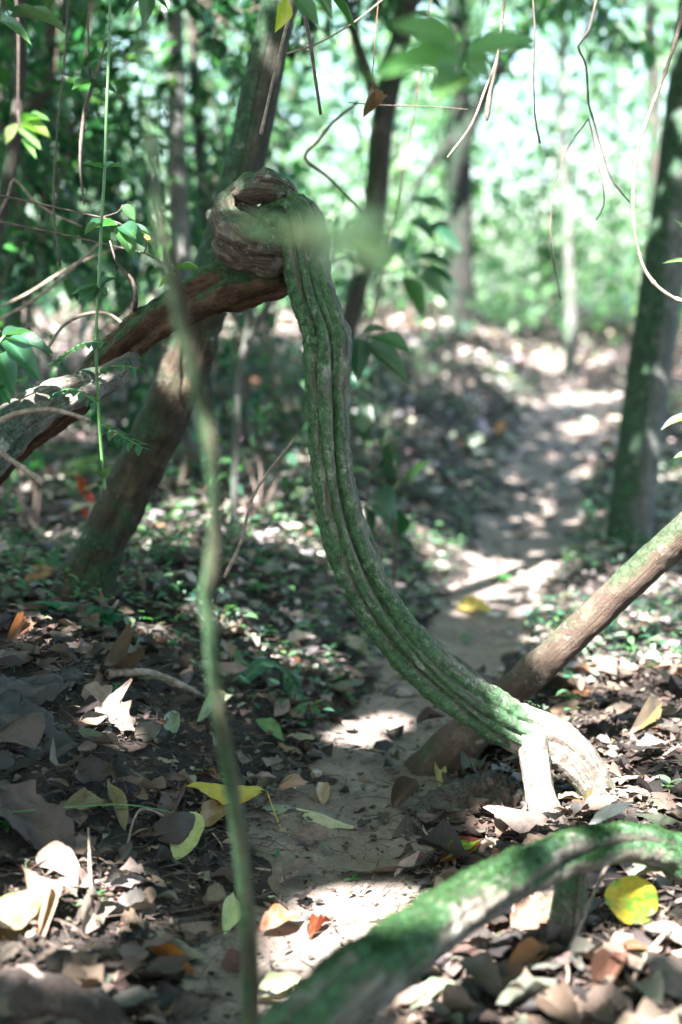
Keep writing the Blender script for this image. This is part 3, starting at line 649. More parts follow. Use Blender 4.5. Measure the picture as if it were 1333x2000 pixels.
def hanging_branch(label, x, y, z, L, ang, n, size, cols):
    rt = thing('hanging_branch', label, 'branch', (x, y, z)); tip = np.array([x+math.cos(ang)*L, y+.2, z-L*.45]); b0 = np.array([x, y, z])
    q = np.array([[*b0, .016], [*(b0*.5+tip*.5+np.array([0, 0, .12*L])), .010], [*tip, .003]]); parts = [tube(q, .05, 7)]
    c0 = resample(q[:, :3], .03); pts = [c0[len(c0)//4:]]
    for k in range(7):
        a0 = c0[int(len(c0)*(.2+.11*k))]; e = a0+np.array([R.normal()*.25, R.normal()*.25, -R.uniform(.05, .4)])*L*.5
        q2 = np.array([[*a0, .006], [*(a0*.5+e*.5+R.normal(size=3)*.03), .004], [*e, .0015]]); parts.append(tube(q2, .04, 5)); pts.append(resample(q2[:, :3], .03))
    v, f, u = merge(*parts); make('twigs', v, f, M_DKTWIG, rt, uv=u)
    al = np.vstack(pts); c = al[R.integers(0, len(al), n)]+R.normal(size=(n, 3))*.05; d = rdir(n)+np.array([0, 0, -.5])
    LL = size*R.uniform(.6, 1.3, n); v, f, u, t = batch(BGT, c, d, rdir(n)*.5+np.array([0, 0, 1.0]), LL, LL*R.uniform(.38, .5, n), pick(cols, n, .2))
    make('foliage', v, f, M_FOREST, rt, uv=u, tint=t)
for lab, px, py, d_, L_, an, n_, s_, cols_ in (
    ('leafy bough drooping into the top of the view right of the straight dark trunk', 960, -60, 7.0, .9, .3, 170, .10, GREENS),
    ('leafy bough hanging above the clearing near the top corner', 1330, -80, 7.6, 1.1, 2.9, 200, .10, GREENS),
    ('leafy bough arching over the bright clearing, highest of the boughs', 1120, -160, 9.0, 1.2, 3.4, 200, .12, GREENS),
    ('dark leafy bough hanging between the leaning trunk and the crooked trunk', 600, -60, 5.6, .7, .2, 110, .09, DARKG+GREENS),
    ('dark leafy bough hanging in front of the pale ash grey trunk', 290, -120, 4.8, .7, .4, 120, .08, DARKG),
    ('dark leafy bough drooping over the slanting dark trunk', 60, -140, 4.6, .7, .2, 130, .09, DARKG)):
    q_ = P(px, py, d_); hanging_branch(lab, q_[0], q_[1], q_[2], L_, an, n_, s_, cols_)

for (x, y, h, r, n_) in ((-1.15, 4.6, .95, .3, 170), (-1.45, 5.6, 1.2, .4, 260), (-.9, 5.9, 1.0, .35, 220), (-.45, 6.3, .95, .33, 200), (-1.9, 6.8, 1.4, .5, 320), (-.15, 7.4, 1.0, .4, 220), (-1.0, 7.6, 1.3, .5, 320), (-1.7, 4.9, 1.0, .35, 200), (.25, 8.6, .9, .4, 200), (-.6, 8.8, 1.3, .5, 320), (.7, 10.6, .8, .4, 160)):
    shrub('low_bush', 'waist high dark leafy bush in the shade beyond the left branch', x, y, h, r, n_, .09, DARKG+BL, 'waist high bushes in the shade', .12, 5)

# canopy overhead with its gaps
n = 62000
gx = R.uniform(-6, 6, n); gy = R.uniform(-5.0, 12.0, n); hz = R.uniform(3.6, 6.6, n)
p = np.stack([gx, gy, np.zeros(n)], -1)+SUN[None]*(hz/SUN[2])[:, None]
den = fbm(np.stack([gx, gy, 0*gx], -1), 1.3, 3, 71)
thr = -.42+.66*sm((gy-4.4)/2.5)*(1-.6*sm((path_x(gy)-gx-.3)/.8)*(gy < 9))
p = p[den > thr]
n2 = 23000; gx = R.uniform(-3, .6, n2); gy = R.uniform(.8, 4.2, n2); hz = R.uniform(3.6, 6, n2)
m = gx < path_x(gy)+.25
p = np.vstack([p, (np.stack([gx, gy, np.zeros(n2)], -1)+SUN[None]*(hz/SUN[2])[:, None])[m]]); k = len(p)
d = rdir(k); d[:, 2] *= .4; L = .17*R.uniform(.6, 1.3, k)
m = ~leaf_blocks(p, d, L); p, d, L = p[m], d[m], L[m]; k = len(p)
v, f, u, t = batch(BGT, p, d, rdir(k)*.35+np.array([0, 0, 1.0]), L, L*R.uniform(.42, .6, k), pick(GREENS, k, .2))
tag(make('canopy', v, f, M_FOREST, uv=u, tint=t), 'leafy tree canopy overhead that breaks the sunlight into patches', None, None, 'stuff')

# the forest goes on to both sides of and behind the viewer
n = 30000; a = R.uniform(0, 6.283, n); rr = R.uniform(5.2, 9, n)
p = np.stack([np.cos(a)*rr*.8, np.sin(a)*rr+1.0, R.uniform(0, 1, n)**1.1*7.5], -1)
m = (np.abs(p[:, 0]) > .42*p[:, 1]+1.6) & (fbm(p, .6, 3, 91) > -.28); p = p[m]
d = rdir(len(p)); d[:, 2] = d[:, 2]*.5-.3; L = .24*R.uniform(.6, 1.4, len(p))
m = ~leaf_blocks(p, d, L); p, d, L = p[m], d[m], L[m]; k = len(p)
v, f, u, t = batch(BGT, p, d, rdir(k)*.6+np.array([0, 0, 1.0]), L, L*.5, pick(DARKG+GREENS, k, .2))
tag(make('surrounding_wood', v, f, M_FOREST, uv=u, tint=t), 'leafy forest growing on both sides of the path', None, None, 'stuff')

# ------------------------------------------------------------------ particular fallen leaves
CLEAR = []
def hero(label, b, tip, wpx, col, kind='ovate', up=(0, 0, 1), lift=(.02, .02), cat='fallen leaf', mat=None, depth=None, droop=.1, fold=.1, curl=.2, wav=.05, crump=.1, stalk=None, name='fallen_leaf', seed=1, col2=None, split=None):
    """one particular leaf, from its stalk end to its tip"""
    if depth is None: A, B = G(*b, lift[0]), G(*tip, lift[1])
    else: A, B = P(*b, depth[0]), P(*tip, depth[1])
    dd = float(((A+B)/2-CAM).dot(FW)); W = wpx*dd/FPX
    D = B-A; L = np.linalg.norm(D)
    CLEAR.append((*((A+B)/2), max(L, W)*.5))
    tp = leaf_tpl(28, 9, kind, fold, droop, curl, wav, crump, seed)
    c = np.array([col]); v, f, u, t = batch([tp], A[None], D[None], np.array([up], float), np.array([L]), np.array([W]), c, np.array([0]))
    if col2 is not None:
        q = np.stack([u[:, 0]*5, u[:, 1]*4, 0*u[:, 0]+seed], -1); m = sm((fbm(q, 1, 3, seed)+(split or 0)+.12)/.3)[:, None]; t = t*(1-m)+np.array(col2)*m
    if stalk is not None:
        S = [A]+[(G(*s[:2], .008) if len(s) == 2 else P(*s)) for s in stalk]
        st = tube(np.array([[*s, .0013] for s in S]), .01, 6)
        k = len(v); v = np.vstack([v, st[0]]); f = np.vstack([f, st[1]+k]); u = np.vstack([u, st[2]*0+.5]); t = np.vstack([t, np.tile(np.array(col)*.9, (len(st[0]), 1))])
    return tag(make(name, v, f, mat or M_FRESH, uv=u, tint=t), label, cat)
YEL = (.42, .36, .04)
hero('long yellow leaf with brown holes lying across the path beside the sapling stem', (522, 1608), (366, 1594), 52, YEL, 'lance', lift=(.062, .062), up=(0, -.5, .85), stalk=[(548, 1625), (566, 1641)], curl=-.4, wav=.03, col2=(.36, .34, .05), seed=3)
hero('small round pale yellow green leaf left of the sapling stem', (384, 1640), (345, 1690), 62, (.36, .40, .16), 'round', lift=(.05, .012), up=(.1, -.7, .7), curl=.1, fold=.05, stalk=[(386, 1632)], seed=4, crump=.04)
hero('long pale cream green leaf lying flat on the trodden path', (578, 1594), (702, 1630), 52, (.42, .43, .29), 'lance', lift=(.014, .016), curl=-.2, fold=-.05, seed=5, crump=.05)
hero('dull grey green leaf lying on the path behind the cream green one', (575, 1590), (492, 1588), 44, (.20, .23, .15), 'lance', lift=(.012, .014), seed=6, curl=-.3)
hero('folded tan dead leaf tented on the path below the round pale leaf', (352, 1832), (444, 1822), 66, (.20, .145, .11), 'ovate', lift=(.02, .02), curl=-.9, fold=-.45, droop=.3, seed=7)
hero('pale green leaf standing behind the folded tan leaf', (440, 1840), (458, 1795), 40, (.38, .45, .22), 'lance', lift=(.01, .045), up=(.2, -.8, .3), seed=8)
hero('long orange brown leaf edge sticking up from under a grey leaf', (290, 1876), (386, 1924), 36, (.30, .12, .03), 'lance', lift=(.02, .015), up=(.3, -.7, .6), curl=.3, seed=9)
hero('grey green wrinkled leaf covering part of the orange brown leaf', (300, 1860), (415, 1905), 50, (.15, .15, .11), 'lance', lift=(.035, .02), curl=-.5, seed=10, crump=.2, mat=M_LITTER)
hero('bright red orange folded leaf standing in the sun patch on the path', (604, 1848), (644, 1818), 22, (.20, .045, .018), 'lance', lift=(.010, .024), up=(-.4, -.5, .6), curl=.4, fold=.3, crump=.22, seed=11)
hero('pale pinkish leaf with a glowing orange rim in the sun patch', (510, 1842), (588, 1816), 46, (.30, .20, .145), 'ovate', lift=(.02, .03), up=(0, -.4, .9), curl=.3, col2=(.34, .13, .05), split=-.15, seed=12)
hero('large yellow leaf with bright green blotches hanging upright under the arching root', (1180, 1748), (1290, 1768), 92, (.36, .31, .03), 'round', depth=(2.12, 2.16), up=(.1, -.85, .4), curl=.1, fold=.1, col2=(.12, .28, .03), split=-.08, seed=13, crump=.06)
hero('rolled red brown leaf standing upright in the front litter', (1160, 1965), (1225, 1850), 60, (.11, .055, .038), 'lance', depth=(1.93, 1.98), up=(-.5, -.8, .1), curl=.8, fold=.3, droop=.3, seed=14)
hero('dark red fallen leaf with a bright green stripe beside the root stump', (858, 1708), (944, 1672), 44, (.13, .028, .02), 'lance', lift=(.02, .03), up=(.3, -.5, .8), curl=.2, col2=(.14, .34, .02), split=-.25, seed=15)
hero('rolled bright green leaf lying behind the root stump', (893, 1520), (940, 1466), 32, (.05, .20, .05), 'obov', lift=(.02, .04), curl=-1.5, fold=-.4, seed=16, mat=M_LEAF)
hero('broad purple grey dead leaf with clear veins, largest of the flat leaves on the bank', (-15, 1590), (158, 1700), 120, (.06, .046, .042), 'ovate', lift=(.03, .02), up=(.1, -.4, .9), seed=17, crump=.24, mat=M_LITTER)
hero('purplish brown leaf standing on edge just left of the long yellow leaf', (330, 1630), (362, 1556), 50, (.13, .085, .085), 'ovate', lift=(.01, .03), up=(-.2, -.9, .2), seed=18, mat=M_LITTER)
hero('large tan lobed leaf with ragged edges lying on the bank', (165, 1375), (265, 1450), 90, (.20, .155, .13), 'lobed', lift=(.03, .02), up=(0, -.4, .9), seed=19, crump=.25, mat=M_LITTER)
hero('brown leaf with corrugated ribs arched over the litter', (215, 1515), (312, 1545), 50, (.15, .11, .075), 'ovate', lift=(.02, .02), curl=-1.1, droop=.4, wav=.14, seed=20, mat=M_LITTER)
hero('long olive brown leaf with an upturned tip resting on the bank', (118, 1605), (212, 1592), 40, (.14, .12, .06), 'lance', lift=(.02, .025), up=(0, -.7, .6), seed=21, mat=M_LITTER)
hero('narrow olive leaf leaning upright beside the olive brown one', (245, 1635), (212, 1575), 34, (.15, .14, .07), 'lance', lift=(.005, .05), up=(.5, -.7, .2), seed=22)
hero('big slate grey sheet like dead leaf draped over the bank, full of holes and wrinkles', (-60, 1420), (150, 1505), 190, (.035, .036, .038), 'ovate', lift=(.05, .035), up=(.05, -.45, .9), curl=-.35, wav=.08, seed=23, crump=.42, mat=M_LITTER)
hero('slate grey wrinkled dead leaf lying above the big slate sheet', (-40, 1395), (150, 1395), 70, (.05, .05, .05), 'ovate', lift=(.07, .05), up=(.05, -.45, .9), curl=-.5, wav=.08, seed=24, crump=.42, mat=M_LITTER)
hero('half green fallen leaf at the edge of the bright litter patch above the rock', (-30, 1840), (90, 1800), 90, (.20, .26, .09), 'ovate', lift=(.03, .05), up=(0, -.5, .9), curl=-.4, seed=25, col2=(.35, .26, .17))
hero('pale brown leaf spike standing up in the sunny litter', (82, 1850), (48, 1722), 28, (.25, .18, .13), 'lance', lift=(0, .03), up=(.6, -.7, .1), curl=.4, seed=26)
hero('ribbed pale brown leaf half in sun below the purple grey leaf', (75, 1695), (160, 1745), 66, (.26, .20, .16), 'ovate', lift=(.02, .03), up=(0, -.5, .9), wav=.1, seed=27, mat=M_LITTER)
hero('yellow leaf lying out of focus on the path beyond the hanging stem', (892, 1195), (960, 1210), 44, (.45, .36, .10), 'ovate', lift=(.02, .03), up=(0, -.5, .8), seed=28)
hero('small orange leaf glowing far up the slope beside the path', (967, 854), (990, 848), 22, (.40, .15, .01), 'ovate', lift=(.02, .06), up=(0, -.9, .3), seed=29)
hero('olive brown leaf propped against the forked liana foot', (1165, 1600), (1160, 1535), 52, (.10, .085, .045), 'obov', depth=(2.62, 2.64), up=(.2, -.9, .2), curl=.3, seed=30)
hero('bleached white curled leaf lying at the base of the liana root', (1160, 1592), (1208, 1562), 40, (.46, .42, .40), 'ovate', depth=(2.6, 2.63), up=(-.2, -.6, .7), curl=1.2, seed=31, mat=M_LITTER)
hero('pale grey strip of leaf pointing up to the right behind the arching root', (1150, 1610), (1240, 1565), 26, (.42, .44, .46), 'lance', depth=(2.3, 2.3), up=(0, -.7, .7), seed=32)
hero('fresh green leaf lying among the litter above the path', (500, 1425), (556, 1466), 34, (.12, .25, .11), 'lance', lift=(.02, .02), up=(.2, -.6, .7), seed=33)
hero('round grey green leaf beside the tan lobed leaf', (336, 1458), (340, 1415), 32, (.25, .32, .25), 'round', lift=(.01, .03), up=(0, -.8, .5), seed=34)
hero('pale green blade leaf leaning behind the sapling stem', (385, 1435), (458, 1392), 36, (.30, .36, .22), 'lance', lift=(.02, .05), up=(.1, -.7, .6), seed=35)
hero('rust orange leaf curled up at the edge of the bank', (18, 1270), (58, 1246), 40, (.15, .07, .04), 'ovate', lift=(.02, .04), up=(.3, -.8, .4), curl=.7, seed=36, crump=.2)
hero('orange brown leaf leaning on the foot of the leaning tree', (45, 1152), (118, 1140), 34, (.28, .16, .07), 'lance', lift=(.02, .04), up=(0, -.7, .6), seed=37)
hero('dull brown leaf lying against the right of the leaning tree foot', (140, 1165), (208, 1195), 40, (.17, .11, .07), 'ovate', lift=(.04, .02), up=(.2, -.7, .6), seed=38, mat=M_LITTER)
hero('dark brown leaf rolled into a ring on the bank', (205, 1320), (256, 1330), 64, (.10, .07, .045), 'ovate', lift=(.02, .02), up=(0, -.6, .8), curl=2.2, seed=39, mat=M_LITTER)
hero('dark maroon leaf beside the sapling foot', (436, 1905), (490, 1890), 46, (.09, .035, .03), 'ovate', lift=(.01, .02), up=(0, -.6, .8), seed=40)
hero('pale green veined leaf at the lower edge of the sun patch', (505, 1962), (590, 1930), 46, (.36, .38, .24), 'ovate', lift=(.012, .02), up=(.1, -.5, .9), seed=41)
hero('pink tan leaf with a curled tip lying on the path', (540, 1555), (604, 1556), 28, (.36, .25, .20), 'lance', lift=(.012, .03), up=(0, -.7, .7), curl=.5, seed=42)
hero('small round tan leaf on the path right of the pink tan one', (632, 1580), (632, 1550), 28, (.36, .27, .18), 'round', lift=(.008, .025), up=(0, -.8, .5), seed=43)
hero('light beige oval leaf lying flat above the sun patch', (545, 1742), (582, 1722), 28, (.42, .32, .26), 'obov', lift=(.012, .02), up=(0, -.6, .8), seed=44)
hero('dark brown cupped leaf standing at the right edge of the path', (768, 1588), (815, 1570), 42, (.06, .042, .03), 'round', lift=(.01, .05), up=(-.2, -.7, .4), curl=.8, seed=45, mat=M_LITTER)
hero('small pale yellow leaf standing by the rolled green leaf', (858, 1545), (858, 1505), 24, (.42, .42, .22), 'ovate', lift=(.005, .03), up=(0, -.9, .3), seed=46)
hero('dark three pointed dead leaf on the path under the cream green leaf', (572, 1648), (648, 1662), 44, (.13, .095, .085), 'lobed', lift=(.015, .02), up=(0, -.6, .8), seed=47, crump=.3, mat=M_LITTER)
hero('rolled whitish leaf in the litter right of the arching stem', (1228, 1452), (1292, 1428), 26, (.42, .36, .32), 'lance', lift=(.02, .03), curl=1.4, up=(0, -.6, .8), seed=48)
hero('ochre brown leaf under the tip of the long yellow leaf', (395, 1640), (450, 1600), 50, (.24, .15, .06), 'ovate', lift=(.02, .03), up=(.1, -.6, .8), seed=49)
hero('dry brown leaf folded like a tent behind the arching stem foot', (1075, 1408), (1130, 1395), 46, (.20, .13, .085), 'ovate', lift=(.02, .03), up=(0, -.6, .8), curl=-.9, seed=50)
hero('orange pink leaf tip in the litter under the arching root', (935, 1840), (985, 1800), 50, (.34, .18, .11), 'ovate', lift=(.02, .03), up=(.1, -.5, .8), seed=51)
hero('reddish brown leaf lying in sun near the bottom of the litter', (990, 1935), (1075, 1885), 46, (.28, .14, .075), 'ovate', lift=(.02, .03), up=(.1, -.5, .8), curl=.5, seed=52)
hero('pair of broad brown leaves torn down the middle under the arching root', (1000, 1850), (1100, 1805), 76, (.15, .095, .07), 'lobed', lift=(.03, .04), up=(.1, -.5, .8), seed=53, crump=.25, mat=M_LITTER)

CLR = np.array(CLEAR)
def cleared(x, y, k=.9):
    return ((x[:, None]-CLR[:, 0])**2+(y[:, None]-CLR[:, 1])**2 < (CLR[:, 3]*k*.6+.006)**2).any(1)

# ------------------------------------------------------------------ leaf litter
def lit_tpls(nl, nw, count, seed):
    rs = np.random.default_rng(seed); out = []
    for k in range(count):
        out.append(leaf_tpl(nl, nw, ['ovate', 'lance', 'obov', 'ovate', 'round', 'lobed'][k % 6], rs.uniform(-.12, .22), rs.uniform(-.2, .3), rs.uniform(-.35, .55), rs.uniform(0, .09), rs.uniform(.06, .24), seed+k))
    return out
DRY = [(.045, .034, .03), (.085, .066, .058), (.15, .122, .11), (.21, .175, .16), (.29, .25, .23), (.12, .108, .105), (.085, .10, .075), (.17, .09, .05), (.018, .015, .015)]
DP = [.17, .14, .15, .13, .09, .09, .05, .02, .16]
def scatter(n, y0, y1, sz, tpls, lift, pathkeep=.25, xm=.30):
    y = y0+(y1-y0)*R.uniform(0, 1, n)**1.0; x = R.uniform(-1, 1, n)*(xm*y+.35)
    u = np.abs(x-path_x(y))/path_w(y)
    on = ((u < 1.0) & (R.uniform(0, 1, n) > pathkeep+.3*sm((y-4)/4))) | (cleared(x, y, 1.2) & (sz > .03))
    x, y = x[~on], y[~on]; k = len(x)
    nrm = gnormal(x, y); z = height(x, y)+R.uniform(.002, lift, k)
    a = R.uniform(0, 6.283, k); d = np.stack([np.cos(a), np.sin(a), R.normal(size=k)*.18], -1)
    up = nrm+rdir(k)*.38; up[:, 2] = np.abs(up[:, 2])
    L = sz*R.lognormal(0, .35, k)
    return np.stack([x, y, z], -1), d, up, L, L*R.uniform(.38, .62, k)
chunks = []
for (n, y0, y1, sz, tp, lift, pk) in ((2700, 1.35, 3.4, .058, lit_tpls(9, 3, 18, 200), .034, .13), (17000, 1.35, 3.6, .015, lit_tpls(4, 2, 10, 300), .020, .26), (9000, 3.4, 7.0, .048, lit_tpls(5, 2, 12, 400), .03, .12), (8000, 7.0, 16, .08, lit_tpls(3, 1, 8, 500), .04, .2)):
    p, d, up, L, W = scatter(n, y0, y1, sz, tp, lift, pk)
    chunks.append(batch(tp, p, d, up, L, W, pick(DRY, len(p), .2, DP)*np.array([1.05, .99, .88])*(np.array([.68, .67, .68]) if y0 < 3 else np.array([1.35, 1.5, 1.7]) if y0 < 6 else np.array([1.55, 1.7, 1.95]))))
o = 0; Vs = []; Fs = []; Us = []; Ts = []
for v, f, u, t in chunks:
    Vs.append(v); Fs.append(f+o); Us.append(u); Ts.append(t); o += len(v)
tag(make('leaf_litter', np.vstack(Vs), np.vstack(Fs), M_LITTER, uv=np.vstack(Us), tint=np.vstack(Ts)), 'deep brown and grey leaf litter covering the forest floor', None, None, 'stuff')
# crumbs and fine rootlets
parts = []
for k in range(7000):
    y = R.uniform(1.4, 3.6); x = R.uniform(-1, 1)*(.3*y+.2)
    if abs(x-path_x(y)) < path_w(y)*.8 and R.uniform() > .35: continue
    a = R.uniform(0, 6.283); L = R.uniform(.015, .075); z = Hh(x, y)+R.uniform(.003, .018)
    dv = np.array([math.cos(a), math.sin(a), R.normal()*.15])*L; r = R.uniform(.0005, .0014)
    p0 = np.array([x, y, z]); bend = R.normal(size=3)*L*.12
    parts.append(tube(np.array([[*p0, r], [*(p0+dv*.5+bend), r], [*(p0+dv), r*.6]]), .02, 4, cap=False))
v, f, u = merge(*parts)
tag(make('twig_debris', v, f, M_DKTWIG, uv=u), 'fine dark twigs and rootlets scattered through the leaf litter', None, None, 'stuff')
# grit and crumbs of earth on the path
parts = []
for k in range(1300):
    y = R.uniform(1.6, 3.8); x = path_x(y)+R.uniform(-1.1, 1.1)*path_w(y)
    r = R.uniform(.0006, .0022)*(2.6 if R.uniform() < .04 else 1); z = Hh(x, y)+.008
    b_ = np.array([[1, 0, 0], [0, 1, 0], [-1, 0, 0], [0, -1, 0], [0, 0, .8], [0, 0, -.8]])*R.uniform(.7, 1.3, (6, 1))*r
    parts.append((b_+np.array([x, y, z]), np.array([[0, 1, 4, 4], [1, 2, 4, 4], [2, 3, 4, 4], [3, 0, 4, 4]])[:, :3], np.zeros((6, 2))))
v, f, u = merge(*parts)
tag(make('path_grit', v, f, M_SOIL, smooth=False), 'dark crumbs of earth and grit sprinkled on the dirt path', None, None, 'stuff')
# green ground cover in the mid distance
n = 24000; y = 3.05+7*R.uniform(0, 1, n); x = R.uniform(-1, 1, n)*(.27*y+.3); q = np.stack([x, y, 0*x], -1)
m = (fbm(q, 2.4, 3, 81) > -.12+.25*(x > path_x(y))) & (np.abs(x-path_x(y)) > path_w(y)*.9); x, y = x[m], y[m]; k = len(x)
z = height(x, y)+R.uniform(.01, .10, k); a = R.uniform(0, 6.283, k)
L = .026*R.uniform(.6, 1.5, k)
v, f, u, t = batch(BGT, np.stack([x, y, z], -1), np.stack([np.cos(a), np.sin(a), R.normal(size=k)*.3], -1), rdir(k)*.4+np.array([0, 0, 1.0]), L, L*.5, pick(BL+GREENS+[(.10, .16, .12), (.13, .19, .14), (.12, .16, .13)], k, .2))
tag(make('ground_cover', v, f, M_LEAF, uv=u, tint=t), 'low green seedlings carpeting the shaded bank behind the liana', None, None, 'stuff')

# ------------------------------------------------------------------ fallen leaves as things
KINDS = {  # colour words -> tint, share, label, group
    'brown': ((.098, .069, .05), 62, 'crumpled mid brown dead leaf lying in the litter', 'brown dead leaves in the litter'),
    'tan': ((.21, .155, .118), 58, 'dry tan dead leaf with raised edges lying in the litter', 'tan dead leaves in the litter'),
    'grey': ((.145, .122, .105), 46, 'flat grey faded dead leaf lying in the litter', 'grey dead leaves in the litter'),
    'dark': ((.035, .028, .026), 34, 'dark rotting leaf half buried in the litter', 'dark rotting leaves in the litter'),
    'green': ((.12, .15, .095), 18, 'dull grey green fallen leaf lying in the litter', 'grey green fallen leaves in the litter'),
    'rust': ((.14, .065, .03), 10, 'small rust brown fallen leaf lying in the litter', 'rust brown fallen leaves in the litter'),
}
for kk, (tint, cnt, lab, grp) in KINDS.items():
    protos = []
    for s in range(7):
        kind = ['ovate', 'lance', 'obov', 'ovate', 'lobed', 'round', 'lance'][s]
        v, f, u = leaf_tpl(16, 6, kind, R.uniform(-.1, .22), R.uniform(-.15, .3), R.uniform(-.35, .6), R.uniform(.02, .10), R.uniform(.08, .26), 600+s*7+len(kk))
        v = v*np.array([1, .5*R.uniform(.4, .62), .5])-np.array([.5, 0, 0])
        st = tube(np.array([[-.5, 0, v[6, 2], .008], [-.58, .01, v[6, 2]+.02, .006], [-.68, .03, v[6, 2]+.01, .006]]), .05, 5, cap=False)
        v, f, u = merge((v, f, u), (st[0], st[1], st[2]*0+.5))
        c = .78*np.array(tint)*(1+.2*R.normal())*(1+.05*R.normal(size=3))
        protos.append((v, f, u, np.tile(np.clip(c, .01, .8), (len(v), 1))))
    first = {}
    for n_ in range(cnt):
        for _ in range(200):
            y = 1.75+1.75*R.uniform()**1.1; x = R.uniform(-1, 1)*(.25*y)
            uu = abs(x-path_x(y))/path_w(y)
            if (uu > 1.0 or R.uniform() < .05) and not cleared(np.array([x]), np.array([y]), 1.9)[0]: break
        s = int(R.integers(0, 7))
        if s not in first:
            v, f, u, t = protos[s]; ob = make('fallen_leaf', v, f, M_LITTER, uv=u, tint=t); first[s] = ob
        else:
            ob = first[s].copy(); COL.objects.link(ob)
        tag(ob, lab, 'fallen leaf', grp)
        L = (.062 if kk != 'rust' else .040)*min(1.4, R.lognormal(0, .32))
        nn = gnormal(np.array([x]), np.array([y]))[0]+R.normal(size=3)*.17; nn[2] = abs(nn[2]); zq = Vector(nn).normalized()
        ob.rotation_mode = 'QUATERNION'
        ob.rotation_quaternion = zq.to_track_quat('Z', 'Y') @ Matrix.Rotation(R.uniform(0, 6.283), 4, 'Z').to_quaternion()
        ob.scale = (L, L, L); ob.location = (x, y, Hh(x, y)+R.uniform(.012, .03)+L*.05)

# nut, pebbles
c = G(530, 1775); v, f, u = blob((c[0], c[1], c[2]+.008), .013, .012, .010, .12, 1.5, 3, 16)
tag(make('nut', v, f, plain_mat('nut_shell', (.2, .22, .1), (.42, .42, .32), 120), uv=u), 'small pale green nut lying on the path above the sun patch', 'nut')
for i_, (a, b_, r, l) in enumerate(((566, 1546, .011, 'small white pebble on the path behind the pink tan leaf'), (618, 1518, .010, 'small grey pebble on the path farther up from the tan leaf'), (718, 1532, .016, 'dark lump of earth on the path beside the path edge'))):
    c = G(a, b_); v, f, u = blob((c[0], c[1], c[2]+r*.5), r*1.2, r, r*.8, .35, 1.5, 20+i_, 16)
    tag(make('pebble', v, f, plain_mat('pebble_stone', *[((.4, .38, .36), (.55, .52, .5)), ((.28, .26, .25), (.4, .37, .35)), ((.06, .05, .04), (.12, .1, .08))][i_]), uv=u), l, 'pebble')

# ------------------------------------------------------------------ twigs, vines, hanging stems
def stick(name, label, rows, mat, cat, group=None, seg=8, step=.02, nodes=0.0, seed=0):
    q = px4(rows) if len(rows[0]) == 4 and not isinstance(rows, np.ndarray) else rows
    if nodes:
        pr = lambda TH, S: 1+nodes*np.exp(-(((S+seed*.013) % .055)/.006)**2)
    else: pr = None
    v, f, u = tube(q, step, seg, pr, .25, 60, seed)
    return tag(make(name, v, f, mat, uv=u), label, cat, group)
stick('hanging_vine', 'pale jointed vine curving down past the mossy trunk beside the path', [(1345, -40, 4.2, 2.5), (1325, 60, 4, 2.5), (1300, 140, 3.6, 2.5), (1262, 240, 3.2, 2.5), (1243, 310, 3, 2.5), (1237, 400, 3, 2.5), (1243, 470, 3, 2.5), (1262, 530, 3.6, 2.5), (1295, 568, 3.6, 2.5), (1345, 592, 3.6, 2.5), (1420, 600, 3.4, 2.5)], M_TWIG, 'vine', nodes=.5, step=.004)
stick('hanging_vine', 'hair thin wavy vine forking twice in front of the bright foliage', [(1165, 0, 2.4, 3.0), (1150, 60, 2.4, 3.0), (1130, 90, 2.2, 3.0), (1145, 130, 2.2, 3.0), (1150, 200, 2.2, 3.0), (1158, 228, 2.4, 3.0), (1175, 290, 2, 3.0), (1195, 350, 2, 3.0), (1230, 395, 1.6, 3.0)], M_DKTWIG, 'vine')
stick('hanging_vine', 'thin dangling tendril ending in the bright foliage beside the forked vine', [(1150, 232, 1.8, 3.0), (1160, 270, 1.6, 3.0), (1165, 310, 1.6, 3.0), (1178, 360, 1.5, 3.0), (1180, 400, 1.5, 3.0), (1165, 430, 1.2, 3.0)], M_DKTWIG, 'vine')
stick('hanging_vine', 'faint thin vine hanging low in front of the clearing', [(1150, 232, 1.6, 3.0), (1110, 290, 1.6, 3.1), (1085, 360, 1.5, 3.1), (1076, 440, 1.5, 3.1), (1082, 510, 1.5, 3.1), (1096, 585, 1.2, 3.1)], M_DKTWIG, 'vine')
stick('hanging_vine', 'short dark thread like vine with a bud at its tip', [(1040, -20, 1.8, 2.8), (1045, 60, 1.8, 2.8), (1043, 150, 1.6, 2.8), (1046, 230, 1.6, 2.8), (1055, 280, 2.6, 2.8)], M_DKTWIG, 'vine')
r_ = thing('budded_twig', 'pale slanting twig with a dark pointed bud hanging below the near green leaves', 'twig', P(985, 0, 2.5))
v, f, u = tube(px4([(990, -30, 2.8, 2.5), (982, 30, 2.8, 2.5), (972, 110, 2.6, 2.5), (950, 170, 2.4, 2.5), (920, 245, 2.1, 2.5), (874, 308, 1.7, 2.5)]), .006, 8, None, .2, 60, 3); make('twig', v, f, M_TWIG, r_, uv=u)
v, f, u = tube(px4([(974, 105, 2.5, 2.49), (965, 150, 3.5, 2.49), (956, 190, 4.8, 2.49), (953, 222, 5.5, 2.49), (951, 236, 2, 2.49)]), .004, 8, None, .3, 60, 4); make('bud', v, f, M_DKTWIG, r_, uv=u)
stick('hanging_vine', 'straight pale dead stick hanging in front of the leaning trunk', [(578, -30, 3.4, 2.6), (568, 20, 3.4, 2.6), (545, 110, 3.3, 2.6), (526, 190, 3.2, 2.6), (510, 262, 3.6, 2.6)], M_TWIG, 'stick')
stick('hanging_vine', 'short dark twig hanging just right of the leaning trunk', [(595, 30, 4.5, 2.7), (606, 80, 4, 2.7), (616, 150, 3.4, 2.7), (627, 224, 3.2, 2.7)], M_DKTWIG, 'twig')
